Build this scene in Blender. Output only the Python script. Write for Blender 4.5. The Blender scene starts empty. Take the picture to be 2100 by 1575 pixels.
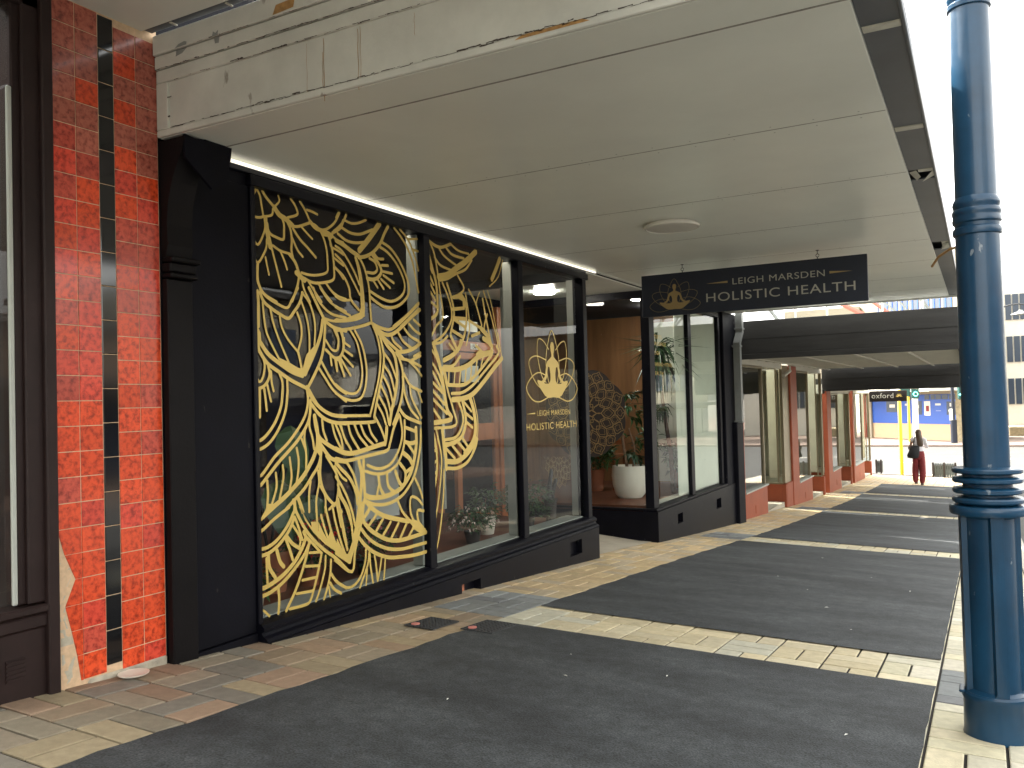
import bpy, bmesh, math, random
from mathutils import Vector, Matrix
import numpy as np
random.seed(7)
R = math.radians
sc = bpy.context.scene
col = sc.collection

# ---------------------------------------------------------------- camera, sky, sun, exposure
cd = bpy.data.cameras.new('camera'); cam = bpy.data.objects.new('camera', cd); col.objects.link(cam)
cd.sensor_width = 36.0; cd.lens = 1743.85/2100*36; cd.clip_start = 0.05; cd.clip_end = 3000
RX, UX, FX = Vector((0.8755, 0.4825, -0.0269)), Vector((0.0354, -0.0084, 0.9993)), Vector((-0.4824, 0.8759, 0.0235))
RX = Vector((math.cos(.503390869)*math.cos(-.0269499857), 0, 0))
_y, _p, _r = .503390869, .0235159859, -.0269499857
FX = Vector((-math.sin(_y)*math.cos(_p), math.cos(_y)*math.cos(_p), math.sin(_p)))
_rr = FX.cross(Vector((0, 0, 1))).normalized(); _uu = _rr.cross(FX)
RX = _rr*math.cos(_r)+_uu*math.sin(_r); UX = -_rr*math.sin(_r)+_uu*math.cos(_r)
cam.matrix_world = Matrix(((RX.x, UX.x, -FX.x, 0), (RX.y, UX.y, -FX.y, 0), (RX.z, UX.z, -FX.z, 0), (0, 0, 0, 1)))
sc.camera = cam

SUN_EL, SUN_AZ = R(48), math.atan2(-0.93, 0.30)          # azimuth measured from +Y towards +X
w = bpy.data.worlds.new('World'); sc.world = w; w.use_nodes = True
nt = w.node_tree; bg = nt.nodes['Background']
sky = nt.nodes.new('ShaderNodeTexSky'); sky.sky_type = 'NISHITA'; sky.sun_disc = False
sky.sun_elevation = SUN_EL; sky.sun_rotation = SUN_AZ; sky.air_density = 1.0; sky.dust_density = 4.0; sky.ozone_density = 1.0
hs = nt.nodes.new('ShaderNodeHueSaturation'); hs.inputs['Saturation'].default_value = .10   # thin white overcast veil over the blue
nt.links.new(sky.outputs[0], hs.inputs['Color']); wm = nt.nodes.new('ShaderNodeMixRGB'); wm.blend_type = 'MULTIPLY'; wm.inputs[0].default_value = 1; wm.inputs[2].default_value = (1, .985, .93, 1)
nt.links.new(hs.outputs[0], wm.inputs[1]); nt.links.new(wm.outputs[0], bg.inputs[0]); bg.inputs[1].default_value = 0.15
sd = bpy.data.lights.new('sun', 'SUN'); sd.energy = 2.0; sd.angle = R(0.6); sd.color = (1, 0.94, 0.84)
sun = bpy.data.objects.new('sun', sd); col.objects.link(sun)
sdir = Vector((math.sin(SUN_AZ)*math.cos(SUN_EL), math.cos(SUN_AZ)*math.cos(SUN_EL), math.sin(SUN_EL)))
sun.rotation_euler = (-sdir).to_track_quat('-Z', 'Y').to_euler()
sc.view_settings.view_transform = 'Standard'; sc.view_settings.look = 'None'
sc.view_settings.exposure = 3.15; sc.view_settings.gamma = 1

# ---------------------------------------------------------------- materials
def mat(name, c, rough=.6, metal=0., var=0., scale=8., bump=0., bscale=40., attr=None, coat=0., stretch=None, c2=None, spec=.5, emis=0.):
    m = bpy.data.materials.new(name); m.use_nodes = True
    n = m.node_tree.nodes; l = m.node_tree.links; b = n['Principled BSDF']
    b.inputs['Roughness'].default_value = rough; b.inputs['Metallic'].default_value = metal
    b.inputs['Specular IOR Level'].default_value = spec
    b.inputs['Coat Weight'].default_value = coat; b.inputs['Coat Roughness'].default_value = .08
    tc = n.new('ShaderNodeTexCoord'); mp = n.new('ShaderNodeMapping'); l.new(tc.outputs['Object'], mp.inputs[0])
    if stretch: mp.inputs['Scale'].default_value = stretch
    src = None
    if attr:
        a = n.new('ShaderNodeAttribute'); a.attribute_name = attr; src = a.outputs['Color']
    if var or c2:
        no = n.new('ShaderNodeTexNoise'); no.inputs['Scale'].default_value = scale; no.inputs['Detail'].default_value = 6
        no.inputs['Roughness'].default_value = .6
        l.new(mp.outputs[0], no.inputs[0])
        if c2:
            rp = n.new('ShaderNodeValToRGB'); rp.color_ramp.elements[0].position = .35; rp.color_ramp.elements[1].position = .65
            rp.color_ramp.elements[0].color = (*c, 1); rp.color_ramp.elements[1].color = (*c2, 1)
            l.new(no.outputs[0], rp.inputs[0]); base = rp.outputs[0]
        else:
            mr = n.new('ShaderNodeMapRange'); mr.inputs[1].default_value = .3; mr.inputs[2].default_value = .7
            mr.inputs[3].default_value = 1-var; mr.inputs[4].default_value = 1+var; l.new(no.outputs[0], mr.inputs[0])
            mx = n.new('ShaderNodeVectorMath'); mx.operation = 'SCALE'; l.new(mr.outputs[0], mx.inputs['Scale'])
            if src: l.new(src, mx.inputs[0])
            else: mx.inputs[0].default_value = c
            base = mx.outputs[0]; src = None
        if src:
            mm = n.new('ShaderNodeMixRGB'); mm.blend_type = 'MULTIPLY'; mm.inputs[0].default_value = 1
            l.new(base, mm.inputs[1]); l.new(src, mm.inputs[2]); base = mm.outputs[0]
        l.new(base, b.inputs['Base Color'])
    elif src: l.new(src, b.inputs['Base Color'])
    else: b.inputs['Base Color'].default_value = (*c, 1)
    if bump:
        n2 = n.new('ShaderNodeTexNoise'); n2.inputs['Scale'].default_value = bscale; n2.inputs['Detail'].default_value = 5
        l.new(mp.outputs[0], n2.inputs[0]); bp = n.new('ShaderNodeBump'); bp.inputs['Strength'].default_value = bump
        bp.inputs['Distance'].default_value = .01
        l.new(n2.outputs[0], bp.inputs['Height']); l.new(bp.outputs[0], b.inputs['Normal'])
    if emis:
        b.inputs['Emission Color'].default_value = (*c, 1); b.inputs['Emission Strength'].default_value = emis
    return m

def glass_mat(name, tint=(.93, .96, .95), ior=1.62, rough=0.):
    m = bpy.data.materials.new(name); m.use_nodes = True
    n = m.node_tree.nodes; l = m.node_tree.links; n.clear()
    o = n.new('ShaderNodeOutputMaterial'); mx = n.new('ShaderNodeMixShader'); t = n.new('ShaderNodeBsdfTransparent')
    g = n.new('ShaderNodeBsdfGlossy'); g.inputs['Roughness'].default_value = rough; t.inputs[0].default_value = (*tint, 1)
    f = n.new('ShaderNodeFresnel'); f.inputs[0].default_value = ior
    l.new(f.outputs[0], mx.inputs[0]); l.new(t.outputs[0], mx.inputs[1]); l.new(g.outputs[0], mx.inputs[2]); l.new(mx.outputs[0], o.inputs[0])
    return m

M = {}
M['soffit'] = mat('soffit_paint', (.73, .75, .69), .33, var=.07, scale=1.1, bump=.05, bscale=300)
M['old_white'] = mat('old_white_paint', (.55, .55, .50), .55, var=.13, scale=3.2, bump=.12, bscale=60)
M['crack'] = mat('cracked_paint_edge', (.06, .045, .035), .9)
M['rust'] = mat('rust_stain', (.36, .20, .07), .8, var=.3, scale=30)
M['black'] = mat('black_wall_paint', (.0032, .0033, .0066), .6, spec=.12, var=.35, scale=3, bump=.08, bscale=90)
M['blackg'] = mat('black_gloss_paint', (.0032, .0033, .0066), .42, spec=.16, var=.3, scale=6, bump=.05, bscale=50)
M['brownp'] = mat('brown_black_paint', (.0046, .0036, .0042), .55, spec=.14, var=.3, scale=5, bump=.1, bscale=60)
M['brown'] = mat('maroon_brown_paint', (.024, .014, .013), .5, spec=.2, var=.2, scale=5, bump=.06, bscale=70)
M['pale'] = mat('pale_grey_frame', (.42, .44, .40), .5, var=.08, scale=6)
M['glass'] = glass_mat('shop_glass', ior=1.34)
M['glass2'] = glass_mat('far_shop_glass', (.8, .85, .82), 1.9)
M['gold'] = mat('gold_vinyl', (.62, .45, .12), .42, metal=.3, var=.06, scale=2)
M['lace'] = mat('gold_lace', (.85, .66, .34), .6)
M['blind'] = mat('pale_window_film', (.62, .66, .55), .6, var=.07, scale=1.5)
M['seam'] = mat('soffit_seam', (.26, .25, .22), .8, var=.4, scale=12)
M['goldsign'] = mat('dull_gold_vinyl', (.30, .21, .08), .5)
M['golddim'] = mat('bronze_vinyl', (.30, .20, .085), .5, metal=.2)
M['strip'] = mat('led_diffuser', (1, .93, .78), .5, emis=.17)
M['lampon'] = mat('lit_lamp_diffuser', (1, .95, .85), .5, emis=9.0)
M['fillglow'] = mat('added_fill_strip', (1, .90, .74), .5, emis=1.6)  # glow for the added strip that brightens the first bay
M['lampoff'] = mat('lamp_diffuser', (.52, .50, .46), .4)
M['lamprim'] = mat('lamp_rim', (.75, .73, .66), .25)
M['navy'] = mat('navy_gloss_paint', (.0065, .040, .085), .30, var=.25, scale=4, bump=.06, bscale=25, coat=.15, spec=.35)
M['navysign'] = mat('navy_sign_board', (.0035, .008, .021), .55, var=.15, scale=20)
M['asphalt'] = None
M['tile'] = mat('red_glazed_tile', (.9, .9, .9), .25, attr='Col', scale=26, coat=.22, c2=None, var=.0)
M['tileblack'] = mat('black_glazed_tile', (.004, .004, .005), .1, coat=.5, var=.3, scale=8)
M['grout'] = mat('tile_grout', (.62, .44, .28), .9, var=.15, scale=40)
M['plaster'] = mat('broken_plaster', (.42, .38, .30), .9, var=.3, scale=14, bump=.8, bscale=30)
M['brick'] = mat('clay_paver', (1, 1, 1), .8, attr='Col', var=.14, scale=22, bump=.35, bscale=160)
M['joint'] = mat('paver_joint', (.014, .011, .009), .95, var=.3, scale=30)
M['concrete'] = mat('entry_concrete', (.42, .38, .30), .85, var=.1, scale=6, bump=.15)
M['kerb'] = mat('kerb_stone', (.38, .36, .31), .85, var=.15, scale=9, bump=.2)
M['road'] = mat('road_asphalt', (.052, .052, .049), .85, var=.14, scale=1.5, bump=.4, bscale=150)
M['farpave'] = mat('far_paving', (.17, .125, .10), .85, var=.12, scale=3)
M['ground'] = mat('ground_soil', (.14, .13, .11), .9, var=.1, scale=.3)
M['white'] = mat('white_paint', (.62, .60, .52), .6, var=.05, scale=4)
M['dgrey'] = mat('dark_grey_boards', (.033, .032, .031), .65, spec=.2, var=.2, scale=3, bump=.05, stretch=(1, 1, 6))
M['fasc'] = mat('grey_fascia_metal', (.055, .062, .075), .45, var=.15, scale=4)
M['flash'] = mat('pale_flashing', (.50, .49, .42), .5, var=.15, scale=20)
M['redp'] = mat('terracotta_paint', (.29, .058, .018), .55, var=.12, scale=4, bump=.08, bscale=50)
M['bronze'] = mat('bronze_window_frame', (.26, .22, .14), .35, metal=.5, var=.1, scale=5)
M['cream'] = mat('cream_interior', (.42, .40, .30), .8, var=.1, scale=2)
M['wood'] = mat('orange_timber', (.30, .10, .035), .4, var=.25, scale=7, stretch=(1, 1, .15))
M['ply'] = mat('plywood_panel', (.30, .15, .065), .5, var=.3, scale=6, stretch=(1, 1, .1))
M['floor'] = mat('brown_display_floor', (.16, .055, .028), .5, var=.2, scale=5)
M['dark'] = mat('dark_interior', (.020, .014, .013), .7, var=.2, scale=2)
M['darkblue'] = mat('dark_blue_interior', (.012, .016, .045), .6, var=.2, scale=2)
M['leaf'] = mat('leaf_green', (.022, .06, .018), .45, attr='Col', var=.3, scale=20)
M['leafd'] = mat('leaf_dark_green', (.5, .5, .5), .4, attr='Col')
M['petalw'] = mat('pale_petals', (.8, .68, .62), .6, attr=None, var=.1)
M['petalp'] = mat('pink_petals', (.8, .2, .32), .6)
M['petalr'] = mat('red_petals', (.75, .015, .03), .6)
M['potw'] = mat('white_glazed_pot', (.74, .70, .60), .3, var=.04, scale=3)
M['pott'] = mat('dark_pot', (.05, .04, .035), .5)
M['terra'] = mat('terracotta_pot', (.40, .14, .07), .7, var=.1)
M['trunk'] = mat('palm_trunk', (.22, .13, .08), .8, var=.35, scale=30, bump=.4)
M['soil'] = mat('pot_soil', (.03, .02, .015), .95)
M['pipe'] = mat('grey_pipe_paint', (.20, .21, .20), .5, var=.1)
M['iron'] = mat('cast_iron', (.04, .042, .045), .6, var=.2, scale=30)
M['pinks'] = mat('pink_plastic', (.55, .20, .17), .6)
M['yellow'] = mat('yellow_pole_paint', (.80, .50, .01), .4)
M['sblue'] = mat('blue_shop_paint', (.006, .065, .34), .5, var=.05)
M['speach'] = mat('peach_wall_paint', (.50, .34, .21), .8, var=.05)
M['stone'] = mat('beige_stone', (.24, .20, .12), .9, var=.3, scale=5, bump=.5, bscale=12)
M['skin'] = mat('skin', (.45, .27, .2), .5); M['hair'] = mat('brown_hair', (.075, .045, .025), .5, var=.4, scale=60, stretch=(1, 1, .1))
M['shirt'] = mat('white_cloth', (.72, .70, .74), .8, var=.06, scale=12)
M['trous'] = mat('maroon_cloth', (.20, .022, .025), .8, var=.35, scale=14)
M['bag'] = mat('black_bag_cloth', (.012, .013, .016), .6, var=.2)
M['shoe'] = mat('brown_shoe', (.05, .025, .02), .5)
M['redwall'] = mat('red_wall_paint', (.5, .02, .015), .5)
M['green'] = mat('green_signal', (.1, 1, .55), .5, emis=4.0)
M['tgreen'] = mat('dark_teal_paint', (.008, .07, .06), .5)
M['slat'] = mat('dark_slate_slats', (.055, .07, .07), .6, var=.15)
M['paper'] = mat('pale_paper', (.5, .52, .5), .7)
M['text'] = mat('sign_lettering', (.34, .33, .28), .5)
M['textw'] = mat('white_lettering', (.75, .74, .68), .5)
M['opp1'] = mat('opposite_brown_wall', (.09, .06, .04), .8, var=.12, scale=1)
M['opp2'] = mat('opposite_cream_wall', (.30, .27, .20), .8, var=.1, scale=1)
M['roofdark'] = mat('dark_roof', (.05, .05, .05), .7, var=.2)
M['winblue'] = mat('dark_window_pane', (.03, .045, .07), .08)
M['redsteel'] = mat('red_steel', (.55, .14, .10), .6)

# mottled red tile: the tile colour of each tile times a blotchy glaze
def tile_material():
    m = M['tile']; n = m.node_tree.nodes; l = m.node_tree.links; b = n['Principled BSDF']
    at = [x for x in n if x.type == 'ATTRIBUTE'][0]
    tc = n.new('ShaderNodeTexCoord'); no = n.new('ShaderNodeTexNoise'); no.inputs['Scale'].default_value = 42; no.inputs['Detail'].default_value = 9
    no.inputs['Roughness'].default_value = .62; no.inputs['Distortion'].default_value = .25
    rp = n.new('ShaderNodeValToRGB'); e = rp.color_ramp.elements
    e[0].position = .34; e[0].color = (.38, .30, .32, 1); e[1].position = .58; e[1].color = (1.0, 1.0, 1.0, 1)
    x = e.new(.46); x.color = (.78, .68, .70, 1)
    mm = n.new('ShaderNodeMixRGB'); mm.blend_type = 'MULTIPLY'; mm.inputs[0].default_value = 1
    l.new(tc.outputs['Object'], no.inputs[0]); l.new(no.outputs[0], rp.inputs[0]); l.new(rp.outputs[0], mm.inputs[1]); l.new(at.outputs['Color'], mm.inputs[2])
    for k in list(b.inputs['Base Color'].links): l.remove(k)
    l.new(mm.outputs[0], b.inputs['Base Color'])
tile_material()

def asphalt_material():
    m = bpy.data.materials.new('path_asphalt'); m.use_nodes = True
    n = m.node_tree.nodes; l = m.node_tree.links; b = n['Principled BSDF']; b.inputs['Roughness'].default_value = .82
    tc = n.new('ShaderNodeTexCoord')
    def noise(s, d=5, st=None):
        x = n.new('ShaderNodeTexNoise'); x.inputs['Scale'].default_value = s; x.inputs['Detail'].default_value = d
        if st:
            mp = n.new('ShaderNodeMapping'); mp.inputs['Scale'].default_value = st; l.new(tc.outputs['Object'], mp.inputs[0]); l.new(mp.outputs[0], x.inputs[0])
        else: l.new(tc.outputs['Object'], x.inputs[0])
        return x
    big = noise(1.5, 6, (.8, 1.9, 1)); fine = noise(130, 4); mid = noise(14, 7)
    r1 = n.new('ShaderNodeValToRGB'); r1.color_ramp.elements[0].position = .3; r1.color_ramp.elements[1].position = .72
    r1.color_ramp.elements[0].color = (.0170, .0192, .0215, 1); r1.color_ramp.elements[1].color = (.050, .056, .060, 1)
    l.new(big.outputs[0], r1.inputs[0])
    mr = n.new('ShaderNodeMapRange'); mr.inputs[1].default_value = .3; mr.inputs[2].default_value = .7; mr.inputs[3].default_value = .35; mr.inputs[4].default_value = 1.8
    l.new(fine.outputs[0], mr.inputs[0])
    mr2 = n.new('ShaderNodeMapRange'); mr2.inputs[1].default_value = .3; mr2.inputs[2].default_value = .7; mr2.inputs[3].default_value = .72; mr2.inputs[4].default_value = 1.28
    l.new(mid.outputs[0], mr2.inputs[0])
    s1 = n.new('ShaderNodeVectorMath'); s1.operation = 'SCALE'; l.new(r1.outputs[0], s1.inputs[0]); l.new(mr.outputs[0], s1.inputs['Scale'])
    s2 = n.new('ShaderNodeVectorMath'); s2.operation = 'SCALE'; l.new(s1.outputs[0], s2.inputs[0]); l.new(mr2.outputs[0], s2.inputs['Scale'])
    l.new(s2.outputs[0], b.inputs['Base Color'])
    bp = n.new('ShaderNodeBump'); bp.inputs['Strength'].default_value = .6; bp.inputs['Distance'].default_value = .006
    l.new(fine.outputs[0], bp.inputs['Height']); l.new(bp.outputs[0], b.inputs['Normal'])
    return m
def chipped(m, c, lo, scale, rough_c):
    n = m.node_tree.nodes; l = m.node_tree.links; b = n['Principled BSDF']; src = b.inputs['Base Color'].links[0].from_socket
    tc = n.new('ShaderNodeTexCoord'); mp = n.new('ShaderNodeMapping'); mp.inputs['Scale'].default_value = (1, 1, .45); no = n.new('ShaderNodeTexNoise'); no.inputs['Scale'].default_value = scale; no.inputs['Detail'].default_value = 6
    rp = n.new('ShaderNodeValToRGB'); rp.color_ramp.elements[0].position = lo; rp.color_ramp.elements[1].position = lo+.02; rp.color_ramp.elements[0].color = (0, 0, 0, 1)
    mx = n.new('ShaderNodeMixRGB'); mx.inputs[2].default_value = (*c, 1)
    l.new(tc.outputs['Object'], mp.inputs[0]); l.new(mp.outputs[0], no.inputs[0]); l.new(no.outputs[0], rp.inputs[0]); l.new(rp.outputs[0], mx.inputs[0]); l.new(src, mx.inputs[1]); l.new(mx.outputs[0], b.inputs['Base Color'])
chipped(M['navy'], (.16, .19, .22), .70, 22, .6)
chipped(M['old_white'], (.30, .28, .24), .665, 7, .6)
chipped(M['black'], (.035, .032, .030), .69, 18, .6)
chipped(M['blackg'], (.05, .05, .045), .71, 30, .6)
M['asphalt'] = asphalt_material()

# ---------------------------------------------------------------- helpers
class MB:
    def __init__(s): s.v = []; s.f = []; s.c = []; s.cur = (1, 1, 1, 1); s.sm = []
    def face(s, pts, smooth=False):
        i = len(s.v); s.v += [tuple(p) for p in pts]; s.f.append(tuple(range(i, i+len(pts)))); s.c.append(s.cur); s.sm.append(smooth)
    def mesh(s, vs, fs, smooth=False):
        i = len(s.v); s.v += [tuple(p) for p in vs]
        for f in fs: s.f.append(tuple(i+k for k in f)); s.c.append(s.cur); s.sm.append(smooth)
    def box(s, x0, x1, y0, y1, z0, z1, mtx=None, bev=0.):
        x0, x1 = min(x0, x1), max(x0, x1); y0, y1 = min(y0, y1), max(y0, y1); z0, z1 = min(z0, z1), max(z0, z1)
        if bev:
            b = min(bev, (x1-x0)/3, (y1-y0)/3, (z1-z0)/3); vs = []; fs = []
            pts = {}
            def P(ix, iy, iz, ax):
                p = [(x0, x1)[ix], (y0, y1)[iy], (z0, z1)[iz]]
                for a in range(3):
                    if a != ax: p[a] += b if (ix, iy, iz)[a] == 0 else -b
                return tuple(p)
            for ix in (0, 1):
                for iy in (0, 1):
                    for iz in (0, 1):
                        for ax in range(3): pts[(ix, iy, iz, ax)] = len(vs); vs.append(P(ix, iy, iz, ax))
            def q(*k): fs.append([pts[x] for x in k])
            for ax in range(3):
                for sd_ in (0, 1):
                    o = [a for a in range(3) if a != ax]; ks = []
                    for (u, v_) in ((0, 0), (1, 0), (1, 1), (0, 1)):
                        t = [0, 0, 0]; t[ax] = sd_; t[o[0]] = u; t[o[1]] = v_; ks.append((*t, ax))
                    q(*(ks if (sd_ == 1) == (ax != 1) else ks[::-1]))
            for a in range(3):
                o = [k for k in range(3) if k != a]
                for u in (0, 1):
                    for v_ in (0, 1):
                        t0 = [0, 0, 0]; t0[o[0]] = u; t0[o[1]] = v_; t1 = list(t0); t1[a] = 1
                        q((*t0, o[0]), (*t1, o[0]), (*t1, o[1]), (*t0, o[1]))
            for ix in (0, 1):
                for iy in (0, 1):
                    for iz in (0, 1): q((ix, iy, iz, 0), (ix, iy, iz, 1), (ix, iy, iz, 2))
        else:
            vs = [(x0, y0, z0), (x1, y0, z0), (x1, y1, z0), (x0, y1, z0), (x0, y0, z1), (x1, y0, z1), (x1, y1, z1), (x0, y1, z1)]
            fs = [(0, 3, 2, 1), (4, 5, 6, 7), (0, 1, 5, 4), (1, 2, 6, 5), (2, 3, 7, 6), (3, 0, 4, 7)]
        if mtx: vs = [tuple(mtx @ Vector(p)) for p in vs]
        s.mesh(vs, fs)
    def lathe(s, prof, c=(0, 0, 0), n=32, smooth=True, mtx=None):
        vs = []; fs = []
        for (r, z) in prof:
            for k in range(n):
                a = 2*math.pi*k/n; vs.append((c[0]+r*math.cos(a), c[1]+r*math.sin(a), c[2]+z))
        for i in range(len(prof)-1):
            for k in range(n):
                k2 = (k+1) % n; fs.append((i*n+k, i*n+k2, (i+1)*n+k2, (i+1)*n+k))
        if mtx: vs = [tuple(mtx @ Vector(p)) for p in vs]
        s.mesh(vs, fs, smooth)
    def tube(s, pts, r, n=8, smooth=True, caps=True):
        pts = [Vector(p) for p in pts]; rs = r if isinstance(r, (list, tuple)) else [r]*len(pts)
        vs = []; fs = []; up = Vector((0, 0, 1))
        for i, p in enumerate(pts):
            d = (pts[min(i+1, len(pts)-1)]-pts[max(i-1, 0)]).normalized()
            a = d.cross(up if abs(d.z) < .95 else Vector((1, 0, 0))).normalized(); b = d.cross(a)
            for k in range(n):
                t = 2*math.pi*k/n; vs.append(tuple(p+(a*math.cos(t)+b*math.sin(t))*rs[i]))
        for i in range(len(pts)-1):
            for k in range(n):
                k2 = (k+1) % n; fs.append((i*n+k, i*n+k2, (i+1)*n+k2, (i+1)*n+k))
        if caps: fs.append(tuple(range(n))); fs.append(tuple((len(pts)-1)*n+k for k in range(n))[::-1])
        s.mesh(vs, fs, smooth)
    def loft(s, rings, n=16, smooth=True, wob=0.):
        vs = []; fs = []
        for (cx, cy, cz, rx, ry) in rings:
            for k in range(n):
                a = 2*math.pi*k/n; q = 1+wob*math.sin(a*5+cz*9); vs.append((cx+rx*q*math.cos(a), cy+ry*q*math.sin(a), cz))
        for i in range(len(rings)-1):
            for k in range(n):
                k2 = (k+1) % n; fs.append((i*n+k, i*n+k2, (i+1)*n+k2, (i+1)*n+k))
        fs.append(tuple(range(n))[::-1]); fs.append(tuple((len(rings)-1)*n+k for k in range(n)))
        s.mesh(vs, fs, smooth)
    def build(s, name, m, parent=None, loc=None):
        me = bpy.data.meshes.new(name); me.from_pydata(s.v, [], s.f)
        me.materials.append(m)
        for p, q in zip(me.polygons, s.sm): p.use_smooth = q
        if any(c != (1, 1, 1, 1) for c in s.c):
            ca = me.color_attributes.new('Col', 'FLOAT_COLOR', 'CORNER'); k = 0
            for p, c in zip(me.polygons, s.c):
                for _ in p.vertices: ca.data[k].color = c; k += 1
        me.update()
        if any(s.sm): me.set_sharp_from_angle(angle=R(38))
        o = bpy.data.objects.new(name, me); col.objects.link(o)
        if parent:
            o.parent = parent
            w_ = parent.matrix_basis.translation.copy(); q_ = parent
            while q_.parent: q_ = q_.parent; w_ += q_.matrix_basis.translation
            if loc is None: o.location = -w_
            else: o.location = Vector(loc)
        elif loc: o.location = loc
        return o

def tag(o, label=None, cat=None, group=None, kind=None):
    if label: o['label'] = label
    if cat: o['category'] = cat
    if group: o['group'] = group
    if kind: o['kind'] = kind
    return o
def thing(name, loc, label, cat, group=None):
    o = bpy.data.objects.new(name, None); col.objects.link(o); o.location = loc; o.empty_display_size = .1
    return tag(o, label, cat, group)
def struct(name, mb, m): return tag(mb.build(name, m), kind='structure')
def part(name, m, parent, fn):
    mb = MB(); fn(mb); return mb.build(name, m, parent)
def boxes(name, m, parent, *bs, bev=0.):
    mb = MB()
    for b in bs: mb.box(*b, bev=bev)
    return mb.build(name, m, parent)
def each(name, m, parent, *bs, bev=0.):
    r = None
    for b in bs:
        o = boxes(name, m, parent, b, bev=bev); r = r or o
    return r
def text_mesh(body, size, m, mtx, parent, name='lettering', space=1.0, sx=1.0, align='LEFT', bold=0.):
    cu = bpy.data.curves.new('t', 'FONT'); cu.body = body; cu.size = size; cu.space_character = space; cu.align_x = align; cu.extrude = .001; cu.offset = bold
    o = bpy.data.objects.new('t', cu); col.objects.link(o)
    dg = bpy.context.evaluated_depsgraph_get(); me = bpy.data.meshes.new_from_object(o.evaluated_get(dg))
    bpy.data.objects.remove(o); me.materials.clear(); me.materials.append(m)
    me.transform(Matrix.Diagonal((sx, 1, 1, 1)))
    me.transform(mtx); r = bpy.data.objects.new(name, me); col.objects.link(r)
    if parent:
        r.parent = parent; w_ = Vector((0, 0, 0)); q_ = parent
        while q_: w_ += q_.matrix_basis.translation; q_ = q_.parent
        r.location = -w_
    return r

YS = [-30, -6, 0, 2.7, 7.88, 13.3, 20, 26.6, 32.2, 40, 60, 400]; ZS = [1.0, -.63, -.99, -1.175, -1.531, -1.93, -2.322, -2.60, -2.80, -2.95, -3.0, -3.0]
def G(y):
    return float(sum(np.interp(y+d, YS, ZS) for d in (-1, -.6, -.3, 0, .3, .6, 1))/7)
def zg(x, y): return G(y)-.03*(max(min(x, .42), -9)+3.4)
XF = -3.4
def sheet(mb, y0, y1, xl, xr, dz, step=.25, nx=3):
    n = max(1, int(round((y1-y0)/step))); rows = []
    for i in range(n+1):
        y = y0+(y1-y0)*i/n; a = xl(y) if callable(xl) else xl; b = xr(y) if callable(xr) else xr
        rows.append([(a+(b-a)*k/nx, y, zg(a+(b-a)*k/nx, y)+dz) for k in range(nx+1)])
    vs = [p for r in rows for p in r]; fs = []
    for i in range(n):
        for k in range(nx): a = i*(nx+1)+k; fs.append((a, a+1, a+nx+2, a+nx+1))
    mb.mesh(vs, fs)

def fit(body, w_, h_, m, loc, basis, parent, name):
    cu = bpy.data.curves.new('t', 'FONT'); cu.body = body; cu.size = 1; cu.space_character = 1.08
    o = bpy.data.objects.new('t', cu); col.objects.link(o)
    me = bpy.data.meshes.new_from_object(o.evaluated_get(bpy.context.evaluated_depsgraph_get())); bpy.data.objects.remove(o)
    xs = [v.co.x for v in me.vertices]; ys = [v.co.y for v in me.vertices]; x0, x1, y1 = min(xs), max(xs), max(ys)
    me.transform(Matrix.Translation(loc) @ basis @ Matrix.Diagonal((w_/(x1-x0), h_/y1, 1, 1)) @ Matrix.Translation((-x0, 0, 0)))
    me.materials.clear(); me.materials.append(m); r = bpy.data.objects.new(name, me); col.objects.link(r)
    if parent:
        r.parent = parent; w2 = Vector((0, 0, 0)); q_ = parent
        while q_: w2 += q_.matrix_basis.translation; q_ = q_.parent
        r.location = -w2
    return r
# ================================================================ the setting
mb = MB(); mb.face([(-600, -300, -3.35), (600, -300, -3.35), (600, 1500, -3.35), (-600, 1500, -3.35)]); struct('ground', mb, M['ground'])
# paver bed with pavers laid in basket weave
mb = MB(); sheet(mb, -3, 33, -3.75, .31, -.008, .5); struct('footpath', mb, M['joint'])
def axl(y): return -2.643+.006*math.sin(y*1.3)
BANDS = [(-1.6, -1.05), (4.50, 5.10), (10.45, 11.05), (16.7, 17.2), (22.5, 23.0)]
def in_asphalt(x, y, e):
    if not (axl(y)+e < x < -.245-e): return False
    if y > 27.3+.1*x-e: return False
    return not any(a-e < y < b+e for a, b in BANDS)
def paver_color(x, y, rnd):
    if x > -.55:
        base = random.choice([(.50, .46, .32), (.55, .49, .34), (.46, .43, .33), (.52, .48, .38)])
    elif any(a-.1 < y < b+.1 for a, b in BANDS) and x > -2.6:
        base = random.choice([(.50, .44, .30), (.46, .40, .27), (.49, .42, .27), (.44, .42, .33)])
    else:
        t = min(1, max(0, (y-3)/4))
        a = random.choice([(.20, .15, .10), (.215, .148, .10), (.17, .145, .105), (.235, .19, .12), (.15, .135, .11), (.20, .165, .12)])
        b = random.choice([(.40, .30, .17), (.40, .305, .17), (.34, .28, .19), (.38, .31, .21)])
        base = tuple(p*(1-t)+q*t for p, q in zip(a, b))
    for (a, b) in BANDS:
        if (x > -.25 and a-.2 < y < b-.22) or (x < -2.72 and a+.1 < y < b+.4 and x > -3.25): base = random.choice([(.17, .18, .18), (.20, .21, .205), (.14, .145, .15)])
    k = (1.4 if x < -.55 and not any(a-.1 < y < b+.1 for a, b in BANDS) else 1.06)*(1+random.uniform(-.12, .12)); return (base[0]*k, base[1]*k, base[2]*k, 1)
mb = MB(); cell = .27
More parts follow.
